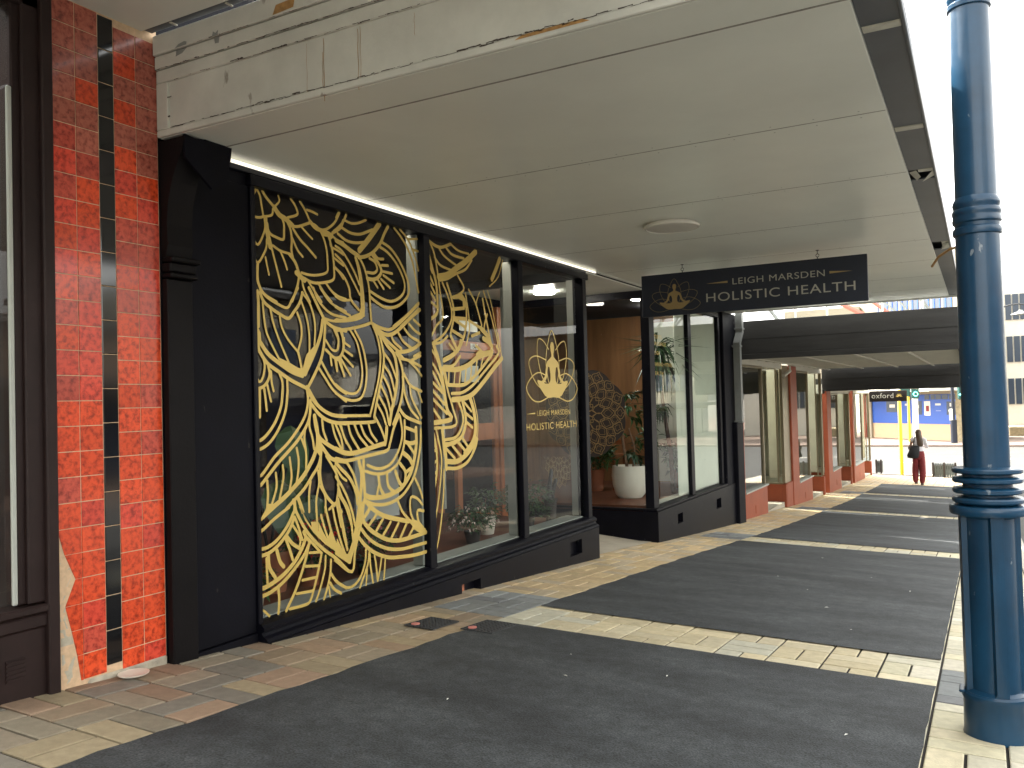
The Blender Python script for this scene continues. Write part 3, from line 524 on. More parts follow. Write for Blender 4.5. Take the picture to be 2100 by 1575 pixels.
# ---- window lettering and line drawing (gold vinyl on the outside of the panes)
STROKES = "14 3354,1197 3333,1158 3321,1102 3323,1064 3345,1049 3378,1050 3404,1060|13 3365,1200 3384,1169 3394,1120 3405,1071|17 3402,1203 3427,1173 3467,1143 3496,1124|13 3478,1115 3475,1088 3454,1073 3404,1061|12 3522,1199 3530,1172 3509,1146 3485,1129|29 3490,1128 3525,1093 3579,1076 3628,1050|16 3615,1050 3659,1048 3703,1061 3756,1083 3782,1092|14 3620,1203 3656,1166 3674,1129 3654,1110 3592,1088|15 3695,1200 3738,1155 3776,1098|14 3752,1162 3791,1160 3840,1151|24 3776,1098 3821,1069 3881,1061 3950,1049|15 4040,1199 3995,1132 3930,1083 3875,1064|20 4074,1155 4044,1107 3971,1062|13 3413,1060 3417,1005 3402,960 3360,899 3320,941|15 3427,1058 3429,1024 3451,977 3504,961 3554,959 3562,1003 3560,1051 3531,1098 3502,1119|16 3585,1069 3614,1021 3622,960 3617,907 3628,864|30 3426,1024 3436,966 3455,900|14 3473,911 3531,890 3604,883 3628,869|13 3427,938 3423,895 3399,849 3358,801 3322,843|12 3415,839 3426,794 3439,746|14 3461,901 3493,807 3532,690|13 3531,885 3560,837 3580,792|19 3598,882 3646,840 3676,782 3707,758|17 3358,801 3353,742 3360,688 3401,634 3493,599|16 3676,782 3661,713 3615,616|16 3633,1033 3688,980 3751,940 3819,893|14 3625,979 3667,914 3708,882|13 3703,1054 3747,1025 3792,998|15 3782,1090 3822,1083 3861,1058 3893,1012 3915,950 3920,881 3915,820 3839,792 3760,783 3695,788|16 3929,1050 3961,976 3973,912 3978,842 3969,780 3878,751 3791,741 3714,759|14 3950,1054 4012,1026 4070,1021|14 3949,1021 3955,979 4010,964 4067,944|15 3973,916 4022,895 4065,877|16 3979,861 4027,829 4062,795|14 3695,766 3712,696 3761,625|14 3745,749 3809,684 3861,634|15 3831,746 3890,687 3950,642|15 3899,753 3959,704 4058,666|34 3888,1048 3929,1050 3957,1041|27 3651,783 3682,764 3720,746|16 4033,1200 4007,1162|17 4102,1197 4071,1147 4019,1100 3983,1075|15 4086,1160 4152,1152 4228,1170 4294,1199|17 4055,1111 4135,1091 4225,1096 4303,1124 4360,1148|17 4018,1067 4096,1037 4185,1036 4285,1056|36 4434,1204 4384,1147 4301,1064 4221,993|27 4002,1022 4073,1004 4146,977 4213,957|22 4525,1196 4481,1138 4437,1070 4362,1003 4282,964 4212,947|19 4454,1082 4545,1055 4620,1004 4687,934 4737,850 4738,771 4669,706 4581,667 4479,655 4398,676 4320,709|18 4428,1048 4510,1024 4593,974 4659,904 4696,835 4680,770 4608,721 4523,700 4424,714 4313,748|17 4220,948 4264,895 4293,830 4313,753 4318,654 4326,550|22 4182,943 4217,875 4237,794 4249,697 4249,599 4206,566 4094,543 3979,532|0 4215,801 4249,795 4262,580 4206,556 4093,531 3985,526 3986,549 4043,545 4120,569 4207,598 4224,636|15 3994,988 4057,964 4128,897 4178,836 4214,776|15 3992,936 4069,889 4140,807 4215,713|17 3989,853 4066,808 4115,741 4128,675 4204,615|15 3984,681 4047,663 4128,671|14 3981,615 4052,592 4117,574|12 4181,933 4209,859 4218,792|18 4321,957 4376,940 4398,897 4365,868 4294,864|23 4353,982 4416,935 4443,888 4404,843 4348,824 4293,825|17 4362,1003 4409,969 4466,972|17 4448,929 4515,935|17 4455,889 4559,887|17 4462,865 4574,827|17 4437,836 4530,791|17 4404,828 4463,776|16 4348,826 4398,777|17 4593,1197 4669,1147 4737,1084 4788,1006 4821,913 4855,793|15 4654,1205 4740,1148 4800,1077 4843,997 4861,945|15 4740,1145 4855,1166|18 4792,1084 4860,1080|19 4854,718 4719,626 4558,534|18 4853,677 4754,613 4636,539|18 3351,647 3355,581 3352,455|0 3342,462 3322,395 3349,329 3371,372 3367,422|16 3350,371 3354,317|15 3369,657 3419,620 3500,589 3572,575 3610,621 3662,697|18 3368,641 3395,593 3452,560 3522,531 3582,516 3626,557 3672,609 3699,674|13 3387,588 3393,521 3408,433 3447,363 3503,282|13 3443,555 3462,483 3506,388 3575,267|13 3513,522 3526,466 3567,404 3639,340 3657,325|14 3651,554 3681,486 3682,415 3651,333|16 3651,333 3665,290 3679,233|13 3688,620 3727,534 3747,436 3746,328|14 3693,674 3755,617 3792,530 3798,457 3790,375|23 3361,372 3416,311 3502,261 3598,216 3685,193|23 3865,526 3842,433 3786,326 3704,202|0 3491,295 3575,269 3648,239 3686,235 3720,318 3794,376 3807,367 3724,220 3684,184 3647,197 3532,242|20 3752,707 3802,639 3847,575 3892,523 3960,491 4074,475|15 3791,711 3829,642 3935,573 4078,556|14 3848,717 3937,638 4079,594|14 3926,726 3981,689 4082,671|14 3886,537 3962,528 4077,537|19 3886,523 3880,444 3867,361 3837,282 3782,199 3727,127|14 3960,486 4000,414 3991,357 3942,355 3889,408|17 4023,472 4050,407 4033,330 3968,305 3887,352|15 3927,317 3935,262|16 3968,300 3983,228|16 4011,306 4046,199|20 3354,325 3381,289 3420,252 3501,211 3596,165 3711,124|13 3322,200 3350,156 3378,184 3392,247 3376,297|17 3417,248 3427,193 3388,136 3323,113|14 3351,113 3350,79|14 3382,121 3392,66|14 3406,142 3432,53|13 3437,214 3441,155 3454,106|15 3498,211 3523,152 3521,78|15 3560,169 3561,104 3557,78|21 3718,131 3726,77|19 3733,100 3783,37 3848,-2|16 3823,241 3881,178 3948,109 4061,43|16 3847,278 3922,183 3983,128 4062,90|18 4321,543 4243,520 4114,492 3977,471|20 4321,543 4408,519 4507,511 4593,544 4728,627 4851,712|24 4344,522 4456,479 4539,483 4627,525 4754,608 4867,673|19 4531,478 4555,438 4639,391|19 4608,498 4667,439 4754,401|19 4679,529 4749,480 4843,453|18 4734,564 4796,525 4859,503|18 4790,597 4862,562|21 4431,467 4520,416 4603,374|25 4586,368 4691,375 4791,403 4861,438|17 4337,531 4382,454 4407,370 4406,280 4384,180 4340,70 4292,-38 4261,-48 3960,-42|20 4407,471 4436,382 4446,322 4430,230 4394,130 4358,30 4331,-58 4318,-90 3958,-86|16 4158,483 4216,411 4251,325 4265,227 4248,129 4204,64 4128,48 4041,62 3964,95|15 4114,482 4171,418 4205,323 4222,226 4202,139 4160,97 4100,91 4035,109 3966,147|20 4033,468 4046,412 4044,355 4006,306 3971,296|14 4054,431 4060,403 4106,381|15 4058,356 4127,325|15 4043,322 4132,258|15 4020,302 4108,202|15 3999,297 4049,197|14 3978,296 3984,228|14 3980,469 4003,419 3991,362|26 4431,462 4486,404 4551,356 4578,285 4583,182 4557,79 4515,-23 4491,-111|18 4439,362 4515,293 4575,192|18 4444,276 4512,207 4558,89|18 4425,215 4492,130 4538,8|18 4406,145 4473,54 4510,-53|18 4380,80 4454,-11 4483,-108|17 4362,25 4420,-46 4450,-109|21 4602,342 4642,261 4650,183 4635,79 4588,-24 4529,-112|19 4619,327 4742,311 4859,277|18 4724,310 4803,265 4866,212|19 4658,225 4735,144 4861,105|19 4644,203 4670,79 4728,-16 4816,-82|17 4725,136 4749,52 4853,-78|15 4807,126 4863,30|23 4601,-9 4673,-67 4843,-115|20 4742,313 4858,352|18 4779,344 4859,373|0 4314,549 4341,532 4408,511 4456,469 4390,465 4344,507|0 4560,367 4629,359 4671,329 4618,317 4585,337|15 3351,115 3347,-34|14 3385,116 3399,0|13 3414,111 3432,50|17 3522,112 3508,26 3464,-59 3404,-124 3347,-159 3318,-146|16 3561,112 3543,4 3492,-94 3420,-171 3345,-206 3317,-195|17 3723,85 3721,32 3697,-35 3638,-108 3549,-188 3447,-257 3350,-346 3319,-329|19 3744,54 3735,-36 3701,-101 3636,-169 3560,-228 3475,-289 3380,-369 3340,-399 3317,-386|21 3733,112 3771,62 3822,10 3929,-36 4057,-48|21 3744,36 3808,-24 3873,-62 3955,-83 4056,-92|16 3840,-61 3848,-125 3876,-186|16 3927,-91 3953,-166 4006,-246|16 3997,-98 4052,-209|23 3774,-37 3785,-104 3816,-169 3902,-219 3992,-257 4050,-272|15 3735,-36 3730,-98 3754,-166 3765,-229|26 3774,-37 3795,-123 3796,-195 3767,-265 3726,-320 3667,-382 3578,-445 3493,-496 3387,-545|14 3694,-110 3686,-172 3698,-243 3695,-331|14 3664,-166 3697,-243 3697,-336|15 3622,-216 3636,-283 3631,-348 3616,-410|14 3565,-265 3573,-322 3577,-374 3560,-446|14 3510,-304 3514,-373 3481,-487|14 3456,-342 3460,-419 3422,-511|15 3391,-379 3395,-454 3384,-540|19 3816,-178 3827,-242 3801,-322 3744,-384 3678,-449 3601,-502 3533,-546|19 3586,-505 3599,-541 3606,-574|23 3626,-500 3644,-537 3661,-581|21 3596,-510 3598,-541 3593,-572|19 3822,-205 3819,-296 3810,-376 3827,-455 3872,-523 3932,-575|14 3794,-357 3801,-430 3776,-517 3770,-594|15 3730,-414 3715,-488 3713,-587|14 3811,-449 3852,-516 3849,-604|16 3867,-276 3919,-340 3959,-398 3971,-469 3946,-572|23 3828,-215 3894,-283 3948,-307 4048,-324|15 3940,-341 4001,-411 4044,-438|15 3964,-454 3997,-527 4039,-583|15 3620,-500 3661,-581|0 3422,-507 3445,-523 3393,-548 3367,-545 3388,-503|0 3768,-229 3803,-177 3842,-216 3813,-277|17 3883,-593 3932,-566 3968,-556|17 3953,-569 3994,-622|16 3958,-96 4004,-178 4016,-244|16 4004,-96 4033,-174 4095,-255|17 4072,-96 4098,-168 4170,-255|17 4130,-98 4173,-171 4254,-243|17 4190,-100 4233,-174 4316,-237|17 4267,-97 4296,-162 4349,-214|28 3953,-240 4030,-268 4102,-276 4192,-268 4316,-249 4429,-233|18 4339,-60 4392,-131 4430,-198 4437,-238|28 4457,-129 4447,-194 4433,-238|21 3951,-298 4042,-317 4160,-311 4298,-297 4452,-280 4486,-236 4532,-137 4595,-51|19 4603,-62 4625,-166 4605,-242 4559,-312 4490,-368 4406,-391 4327,-386 4249,-360|19 4654,-89 4650,-193 4629,-285 4565,-373 4480,-412 4397,-426 4310,-418 4233,-397|30 4781,-146 4782,-252 4750,-366 4701,-456 4610,-531 4515,-562 4399,-575 4281,-567 4220,-546|21 4839,-159 4832,-255 4794,-385 4745,-476 4653,-561 4565,-603 4447,-625 4318,-615 4234,-586|22 4652,-136 4722,-154 4776,-170|26 4648,-234 4719,-248 4773,-241|21 4683,-247 4739,-302 4760,-325|30 4628,-306 4697,-347 4735,-396|23 4591,-375 4649,-436 4637,-518|24 4712,-416 4658,-437|25 4538,-422 4577,-497 4611,-526|22 4446,-430 4459,-511 4532,-564|23 4357,-427 4370,-507 4416,-572|19 4354,-506 4336,-568|24 4212,-328 4209,-414 4216,-550|21 3950,-323 3998,-364 4047,-401 4096,-452 4134,-527 4143,-590|17 3947,-406 3995,-461 4049,-542 4090,-631 4116,-720|17 3965,-509 4033,-596 4086,-723|16 3952,-577 3986,-709|28 4167,-334 4190,-413 4179,-508 4161,-602 4134,-729|18 4049,-326 4112,-406 4146,-505 4166,-555|17 4199,-582 4181,-662 4160,-733|28 4211,-574 4278,-630 4363,-680 4476,-719 4671,-768|17 4267,-634 4195,-697|19 4555,-617 4604,-695 4688,-767|18 4758,-488 4814,-572 4839,-631|18 4837,-676 4775,-626 4704,-613 4695,-706 4737,-784|20 4849,-720 4781,-709 4774,-753 4795,-803|0 4645,-756 4733,-763 4805,-793 4849,-829 4731,-812|21 4263,-624 4196,-688|19 4332,-676 4243,-743|19 4394,-714 4312,-791|19 4475,-745 4390,-822|20 4558,-766 4479,-848|20 4644,-783 4576,-863|20 4731,-810 4671,-867|26 4188,-697 4250,-758 4335,-810 4438,-855 4554,-878 4684,-879 4871,-870|21 4167,-742 4233,-809 4324,-868 4452,-917 4594,-940 4726,-941 4868,-941|23 4150,-801 4223,-868 4322,-927 4450,-972 4592,-991 4723,-1003 4865,-1004|19 4207,-588 4176,-709 4111,-866 4077,-995 3938,-907 3924,-898|0 3927,-823 4009,-882 4045,-879 4083,-815 4116,-716 4150,-587 4188,-581 4186,-639 4177,-666 4119,-830 4064,-945 4050,-943 3925,-866|17 3964,-542 3988,-661 4006,-756 4038,-855|17 3965,-501 4047,-598 4080,-696 4091,-797|16 4215,-878 4205,-954 4164,-1032 4103,-1077 4038,-1084 3975,-1057 3920,-1014|16 4245,-907 4227,-981 4147,-1105|15 4252,-918 4254,-986 4277,-1100|16 4298,-936 4312,-1001 4324,-1099|15 4369,-957 4350,-1028 4324,-1099|15 4409,-964 4388,-1101|13 4222,-1005 4207,-1103|0 4680,-767 4733,-779 4804,-810 4867,-845 4870,-883 4820,-875 4730,-831|0 3388,-517 3462,-525 3341,-590 3314,-581 3315,-557 3341,-570 3364,-543|17 3551,-540 3437,-590 3339,-643 3313,-629|19 3593,-563 3536,-641 3457,-706 3382,-736 3310,-738|19 3592,-601 3547,-669 3474,-730 3398,-766 3309,-776|19 3599,-563 3647,-639 3695,-703 3771,-776 3855,-839 3935,-891 4026,-970|0 3625,-545 3673,-607 3722,-671 3773,-696 3870,-787 3944,-833 4029,-877 4028,-905 3950,-860 3840,-792 3743,-710 3675,-630 3640,-551|15 3771,-562 3776,-697|0 3723,-645 3765,-650 3783,-702 3772,-718 3731,-686|0 3785,-649 3825,-717 3877,-791 3857,-794 3786,-720|0 3886,-717 3922,-786 3944,-836 3903,-822 3857,-772|0 3946,-771 3986,-838 4029,-884 3978,-873 3931,-824|16 3850,-571 3856,-604|15 3809,-616 3839,-701 3880,-793|16 3847,-575 3893,-718 3944,-833|16 3911,-583 3936,-678 3974,-785 4013,-875|15 3974,-586 4011,-735 4031,-822|16 3598,-611 3621,-662 3650,-736|21 3661,-693 3685,-732 3701,-743|16 3694,-734 3751,-786 3802,-835|15 3578,-647 3620,-701 3634,-738 3624,-779|23 3675,-731 3649,-779 3591,-843 3511,-897 3428,-930 3353,-947 3304,-946|20 3706,-766 3653,-832 3571,-896 3486,-948 3398,-980 3303,-991|20 3529,-700 3570,-745 3624,-779|18 3522,-716 3550,-780 3570,-835|22 3450,-764 3471,-827 3500,-861|21 3386,-779 3393,-846 3434,-908|15 3372,-793 3376,-926|13 3306,-892 3326,-933|18 3707,-753 3679,-836 3638,-921 3586,-1010 3511,-1112|16 3808,-836 3779,-925 3744,-1012 3703,-1091 3658,-1108 3541,-1101|14 3841,-859 3832,-935 3789,-1038 3751,-1104|16 3887,-890 3878,-970 3848,-1050 3820,-1107|14 3705,-819 3802,-830|15 3674,-890 3783,-906|15 3643,-963 3758,-968|15 3595,-1029 3733,-1040|17 3456,-975 3460,-1035 3452,-1105|17 3885,-971 3931,-1026 4022,-1083|17 3876,-1024 3909,-1067 3970,-1103|11 3862,-1040 3873,-1108|13 3308,-1084 3339,-1065 3385,-1116|22 4976,1180 5052,1155 5132,1148 5204,1167 5278,1195|18 5013,1155 5059,1084 5093,960 5117,829 5149,646 5066,579 4984,485|25 4977,1094 5025,985 5070,879 5083,736 5070,662 4980,611|19 4974,1033 5024,952|19 4975,946 5040,865|19 4978,891 5052,805|19 4980,825 5055,755|19 4981,748 5072,707|17 5121,1138 5180,1095 5303,1055 5387,1037|19 5213,1157 5295,1117 5456,1111|17 5277,1192 5382,1159 5525,1156|17 5058,1067 5136,1016 5300,997|44 5629,1186 5477,1090 5354,1027 5225,959 5102,930|19 5121,907 5224,931 5331,978 5474,1031 5568,1114|39 6004,1183 5949,1103 5869,1000|11 6055,1180 5970,1030 5829,939|18 5151,894 5218,805 5265,701 5251,614 5143,511 4992,442|22 5212,895 5269,787 5297,675 5247,534|17 5362,970 5445,886 5377,832 5270,798|22 5399,840 5462,776 5470,659 5440,540 5381,449|15 5465,847 5502,691 5508,573 5457,453|17 5512,881 5609,783 5693,622|12 5671,874 5620,785 5656,697|14 5731,892 5819,747 5919,537 5944,429|10 5791,904 5858,781 5976,431|25 5276,710 5438,733|27 5294,646 5456,652|24 5304,635 5453,587|23 5500,644 5680,596|21 5716,830 5751,711 5798,573 5851,425|19 5781,713 5728,606 5760,534|39 5680,596 5784,536 5829,471|23 5539,528 5655,559|24 5269,552 5406,514|25 5246,511 5336,404|0 5270,804 5378,838 5463,806 5460,741 5427,726 5418,784 5365,796 5290,786|18 4982,440 5111,457 5204,507|19 4976,412 5046,349 5092,267|19 4972,324 5061,244 5117,150|19 4975,264 5040,200 5110,111|21 4971,182 5115,95|21 4973,122 5141,11|21 4971,62 5168,-57|21 4968,2 5076,-91|33 5021,431 5084,311 5123,173 5170,-23 5223,-98 4965,-120|20 5132,268 5186,111 5252,-25 5280,-145 4974,-156|33 5145,330 5271,374 5359,435 5382,482|20 5222,451 5293,403|22 5143,285 5267,294 5366,366|36 5132,268 5319,267 5483,305 5623,369 5838,414|26 5198,151 5410,155 5569,222 5713,312 5838,401|15 5208,258 5199,157|15 5292,266 5271,157|17 5372,274 5345,158|18 5449,287 5422,170|18 5529,319 5506,206|18 5610,357 5582,243|17 5705,384 5665,298|18 5152,257 5188,151|22 5237,89 5386,97 5543,156 5710,257 5943,409 5915,467|37 5245,43 5405,53 5540,88 5707,185 5856,285 5998,373|11 5998,373 5940,574|0 5589,392 5625,417 5719,421 5803,431 5847,470 5863,409 5599,368|23 5592,458 5694,408|38 5712,518 5782,497 5841,463|22 5318,37 5378,-56 5376,-142 5285,-230 5124,-245|30 5382,31 5420,-86 5405,-172 5326,-250 5148,-285|39 5493,53 5539,-42 5561,-178 5516,-277 5396,-359|10 5539,59 5590,-90 5583,-238 5495,-366|19 5393,31 5505,-47|21 5416,-57 5519,-106|21 5419,-121 5516,-171|22 5369,-246 5453,-320|22 5294,-265 5408,-343|15 5019,-163 5050,-241 5075,-339|33 5102,-172 5125,-343|19 4975,-161 5006,-239 5026,-336|20 4972,-230 5017,-314 5021,-451 4975,-605|15 5040,-233 5083,-374 5043,-618 4963,-869 4970,-930|15 5110,-459 5097,-623 5053,-838 4997,-994 4967,-1000|19 5022,-304 4968,-330|19 5019,-386 4964,-412|19 5015,-462 4961,-493|19 5002,-537 4967,-572|34 5110,-237 5135,-349 5140,-453|28 5138,-277 5241,-277 5326,-247|36 5142,-401 5287,-410 5418,-368 5509,-309 5557,-253|21 5147,-311 5256,-386|22 5229,-293 5341,-377|22 5314,-275 5413,-350|24 5150,-451 5295,-459 5437,-421 5542,-329 5580,-260"
def catmull(p, sub=4):
    if len(p) < 3: return p
    q = [(2*p[0][0]-p[1][0], 2*p[0][1]-p[1][1])]+p+[(2*p[-1][0]-p[-2][0], 2*p[-1][1]-p[-2][1])]; out = []
    for i in range(1, len(q)-2):
        for k in range(sub):
            t = k/sub; a, b, c, d = q[i-1:i+3]
            out.append(tuple(.5*((2*b[j])+(-a[j]+c[j])*t+(2*a[j]-5*b[j]+4*c[j]-d[j])*t*t+(-a[j]+3*b[j]-3*c[j]+d[j])*t**3) for j in (0, 1)))
    out.append(p[-1]); return out
def ribbon(mb, pts, w, x, P3, sub=4):
    pts = catmull(pts, sub); n = len(pts); L = []; Rr = []
    for i, p in enumerate(pts):
        a = pts[max(i-1, 0)]; b = pts[min(i+1, n-1)]; dx, dy = b[0]-a[0], b[1]-a[1]; d = math.hypot(dx, dy) or 1
        nx, ny = -dy/d*w/2, dx/d*w/2; L.append((p[0]+nx, p[1]+ny)); Rr.append((p[0]-nx, p[1]-ny))
    def cap(p, a):
        dx, dy = p[0]-a[0], p[1]-a[1]; d = math.hypot(dx, dy) or 1; dx, dy = dx/d, dy/d
        return [(p[0]+w/2*(math.cos(t)*dy*s_+math.sin(t)*dx), p[1]+w/2*(-math.cos(t)*dx*s_+math.sin(t)*dy)) for t, s_ in ((.6, 1), (1.57, 1), (.6, -1))]
    for i in range(n-1): mb.face([P3(L[i], x), P3(L[i+1], x), P3(Rr[i+1], x), P3(Rr[i], x)])
    c = cap(pts[-1], pts[-2]); mb.face([P3(Rr[-1], x), P3(c[0], x), P3(c[1], x), P3(c[2], x), P3(L[-1], x)])
    c = cap(pts[0], pts[1]); mb.face([P3(L[0], x), P3(c[0], x), P3(c[1], x), P3(c[2], x), P3(Rr[0], x)])
mb = MB(); Pf = lambda p, x: (x, p[0], p[1])
for k, s_ in enumerate(STROKES.split('|')):
    t = s_.split(); w_ = int(t[0])/1000; pp = [tuple(float(q)/1000 for q in u.split(',')) for u in t[1:]]
    pp = [(max(3.319, p[0]), min(1.2, max(ZB-.005, p[1]))) for p in pp]; x = -3.398+k*2.4e-5
    if w_ == 0: mb.face([Pf(p, x) for p in pp])
    else: ribbon(mb, pp, w_*1.08, x, Pf)
mb.build('line_drawing_decal', M['gold'], FR)

# meditation emblem, in units of half its height
PET = [[(0, .25), (-.25, .55), (-.38, 1.1), (-.25, 1.6), (0, 2.0), (.25, 1.6), (.38, 1.1), (.25, .55), (0, .25)]]
for s_ in (1, -1):
    PET += [[(s_*a, b) for a, b in q] for q in ([(-.40, .53), (-.63, .72), (-.84, 1.27), (-.78, 1.7), (-.5, 1.68), (-.2, 1.46)], [(-.55, .3), (-.92, .49), (-1.2, .78), (-1.29, 1.1), (-.92, 1.25), (-.39, 1.16)], [(-.3, .12), (-.8, 0), (-1.2, .08), (-1.46, .37), (-1.2, .65), (-.8, .8), (-.4, .73)])]
HALF = [(0, 1.68), (.075, 1.65), (.11, 1.55), (.10, 1.42), (.06, 1.34), (.065, 1.26), (.16, 1.20), (.28, 1.14), (.32, 1.04), (.30, .98), (.19, .96), (.14, .78), (.15, .60), (.22, .50), (.45, .50), (.62, .56), (.86, .60), (.88, .54), (.70, .34), (.48, .16), (.28, .10), (.12, .11), (0, .12)]
ARM = [(.28, 1.08), (.36, .86), (.40, .70), (.54, .56), (.66, .50)]
def emblem(mb, P3, x0, wl=.03, d=2.4e-5, dark=None):
    k = 0
    for q in PET: ribbon(mb, q, wl, x0+k*d, P3, 5); k += 1
    full = HALF+[(-a, b) for a, b in HALF[::-1][1:-1]]
    mb.face([P3(p, x0+(k+1)*d) for p in full]); k += 2
    for s_ in (1, -1): ribbon(mb, [(s_*a, b) for a, b in ARM], .11, x0+k*d, P3, 4); k += 1
# on the third pane
mb = MB()
emblem(mb, lambda p, x: (x, 6.945+p[0]*.356, .013+p[1]*.3225), -3.398, .034); mb.build('emblem_decal', M['gold'], FR)
YZ = Matrix(((0, 0, 1, 0), (1, 0, 0, 0), (0, 1, 0, 0), (0, 0, 0, 1)))       # text on a wall that faces the road
XZ = Matrix(((1, 0, 0, 0), (0, 0, -1, 0), (0, 1, 0, 0), (0, 0, 0, 1)))      # text on a face that looks back up the path
fit('LEIGH MARSDEN', .68, .047, M['gold'], (-3.397, 6.609, -.11), YZ, FR, 'lettering_decal')
fit('HOLISTIC HEALTH', 1.02, .06, M['gold'], (-3.397, 6.404, -.232), YZ, FR, 'lettering_decal')
mb = MB(); mb.face([(-3.397, 6.41, -.091), (-3.397, 6.57, -.079), (-3.397, 6.57, -.093)][::-1]); mb.build('line_decal', M['gold'], FR)
for t_, z_, w_ in (('SPORTS', .742, .34), ('MASSAGE', .66, .5), ('YOGA', .545, .26), ('TRAINING + FITNESS', .41, .72), ('HEALTH', .30, .36)):
    fit(t_, w_, .045, M['gold'], (-3.398, 9.655, z_), YZ, FR2, 'lettering_decal')
# bronze mandala on the side pane of the second bay
def rosette(mb, P3, x0, Rr=1., dd=2.4e-5):
    k = [0]
    def rb(p, w_, s=4): ribbon(mb, p, w_, x0-k[0]*dd, P3, s); k[0] += 1
    def petal(a, r0, r1, hw, w_):
        ca, sa = math.cos(a), math.sin(a); q = []
        for u, v_ in ((r0, 0), (r0+(r1-r0)*.3, hw*.8), (r0+(r1-r0)*.6, hw), (r1*.95, hw*.3), (r1, 0), (r1*.95, -hw*.3), (r0+(r1-r0)*.6, -hw), (r0+(r1-r0)*.3, -hw*.8), (r0, 0)): q.append(((u*ca-v_*sa)*Rr, (u*sa+v_*ca)*Rr))
        rb(q, w_*Rr, 3)
    for n_, r0, r1, hw, w_, off in ((8, .05, .28, .07, .014, 0), (12, .2, .5, .10, .014, .5), (16, .40, .74, .12, .014, 0), (16, .46, .68, .075, .009, 0), (16, .62, .88, .10, .012, .5), (16, .66, .83, .06, .008, .5), (16, .72, 1.0, .13, .014, 0), (16, .78, .94, .07, .009, 0)):
        for q in range(n_): petal(2*math.pi*(q+off)/n_, r0, r1, hw, w_)
mb = MB(); sc_ = [((.94+.07*abs(math.sin(8*k*math.pi/96)))*.54*math.cos(2*math.pi*k/96), (.94+.07*abs(math.sin(8*k*math.pi/96)))*.54*math.sin(2*math.pi*k/96)) for k in range(96)]
mb.face([(-4.22+a, 9.4735, -.14+b) for a, b in sc_]); mb.build('mandala_backing', M['dark'], FR2)
mb = MB(); rosette(mb, lambda p, x: (-4.22+p[0], x, -.14+p[1]), 9.472, .54); mb.build('mandala_decal', M['golddim'], FR2)
mb = MB(); rosette(mb, lambda p, x: (-3.69+p[0], x, -.535-abs(p[1])*1.9), 7.622, .165); mb.build('half_mandala_decal', M['lace'], FR)

# ================================================================ tiled pillar
TP = thing('tiled_pillar', (XF, 2.46, zg(XF, 2.46)), 'red glazed tile pillar with a black tile stripe and broken plaster at its foot', 'pillar')
boxes('core', M['grout'], TP, (-3.9, -3.4028, 2.197, 2.733, -1.25, 1.83))
mb = MB(); rows = 27; th = .1085; z0 = 1.80
cols = [(2.2015, 2.3095), (2.3115, 2.4200), (2.4995, 2.613), (2.615, 2.7300)]
def jag(z): return float(np.interp(z, [-1.12, -1.05, -.98, -.92, -.86, -.80, -.77, -.72, -.68, -.63, -.59, -.55], [2.30, 2.287, 2.278, 2.262, 2.238, 2.232, 2.262, 2.281, 2.279, 2.262, 2.235, 2.2]))
for r in range(rows):
    zb = z0-(r+1)*th; zt = z0-r*th
    for ci, (a, b) in enumerate(cols):
        zo = .0 if ci < 2 else -.035
        aa = a
        za, zc = zb+zo+.0008, zt+zo-.0008
        if zc < zg(XF, 2.5)+.02: continue
        za = max(za, zg(XF, b)+(.015 if ci < 2 else .03))
        if ci == 0 and zb < -.55: aa = max(a, jag((za+zc)/2)-.004)
        if aa > b-.01: continue
        t = random.random(); br = random.choice([.86, .9, .94, .84, .80])*(1 if r > 4 else .9)
        base = (.88, .10, .028) if t < .6 else ((.82, .085, .045) if t < .85 else (.66, .10, .06))
        sheen = 1 if r > 5 else .55+.09*r
        if r < 6 and random.random() < .6: base = (.56, .16, .105)  # upper rows: reflected haze painted into the tile colour
        mb.cur = (base[0]*br, base[1]*br, base[2]*br, 1)
        tl = random.uniform(-.0008, .0008); x = -3.4+tl
        if ci == 0 and zb < -.55:
            j0, j1 = max(a, jag(za)), max(a, jag(zc)); mb.face([(x, j0, za), (x, b, za), (x, b, zc), (x, j1, zc)]); mb.face([(x, j0, za), (x, j1, zc), (-3.403, j1, zc), (-3.403, j0, za)])
        else:
            e = .0016; tw = random.uniform(-.0006, .0006)
            mb.mesh([(x+tw, aa+e, za+e), (x-tw, b-e, za+e), (x-tw, b-e, zc-e), (x+tw, aa+e, zc-e), (-3.406, aa, za), (-3.406, b, za), (-3.406, b, zc), (-3.406, aa, zc)], [(0, 1, 2, 3), (0, 4, 5, 1), (1, 5, 6, 2), (2, 6, 7, 3), (3, 7, 4, 0)])
mb.cur = (1, 1, 1, 1); mb.build('red_tiles', M['tile'], TP)
mb = MB(); bt = .1525; zt0 = 1.795
for r in range(19):
    zc, za = zt0-r*bt-.0016, max(zt0-(r+1)*bt+.0016, zg(XF, 2.46)+.02)
    if zc-za > .02: mb.box(-3.407, -3.3985+random.uniform(-.0006, .0006), 2.4225, 2.497, za, zc, bev=.0025)
mb.build('black_tiles', M['tileblack'], TP)
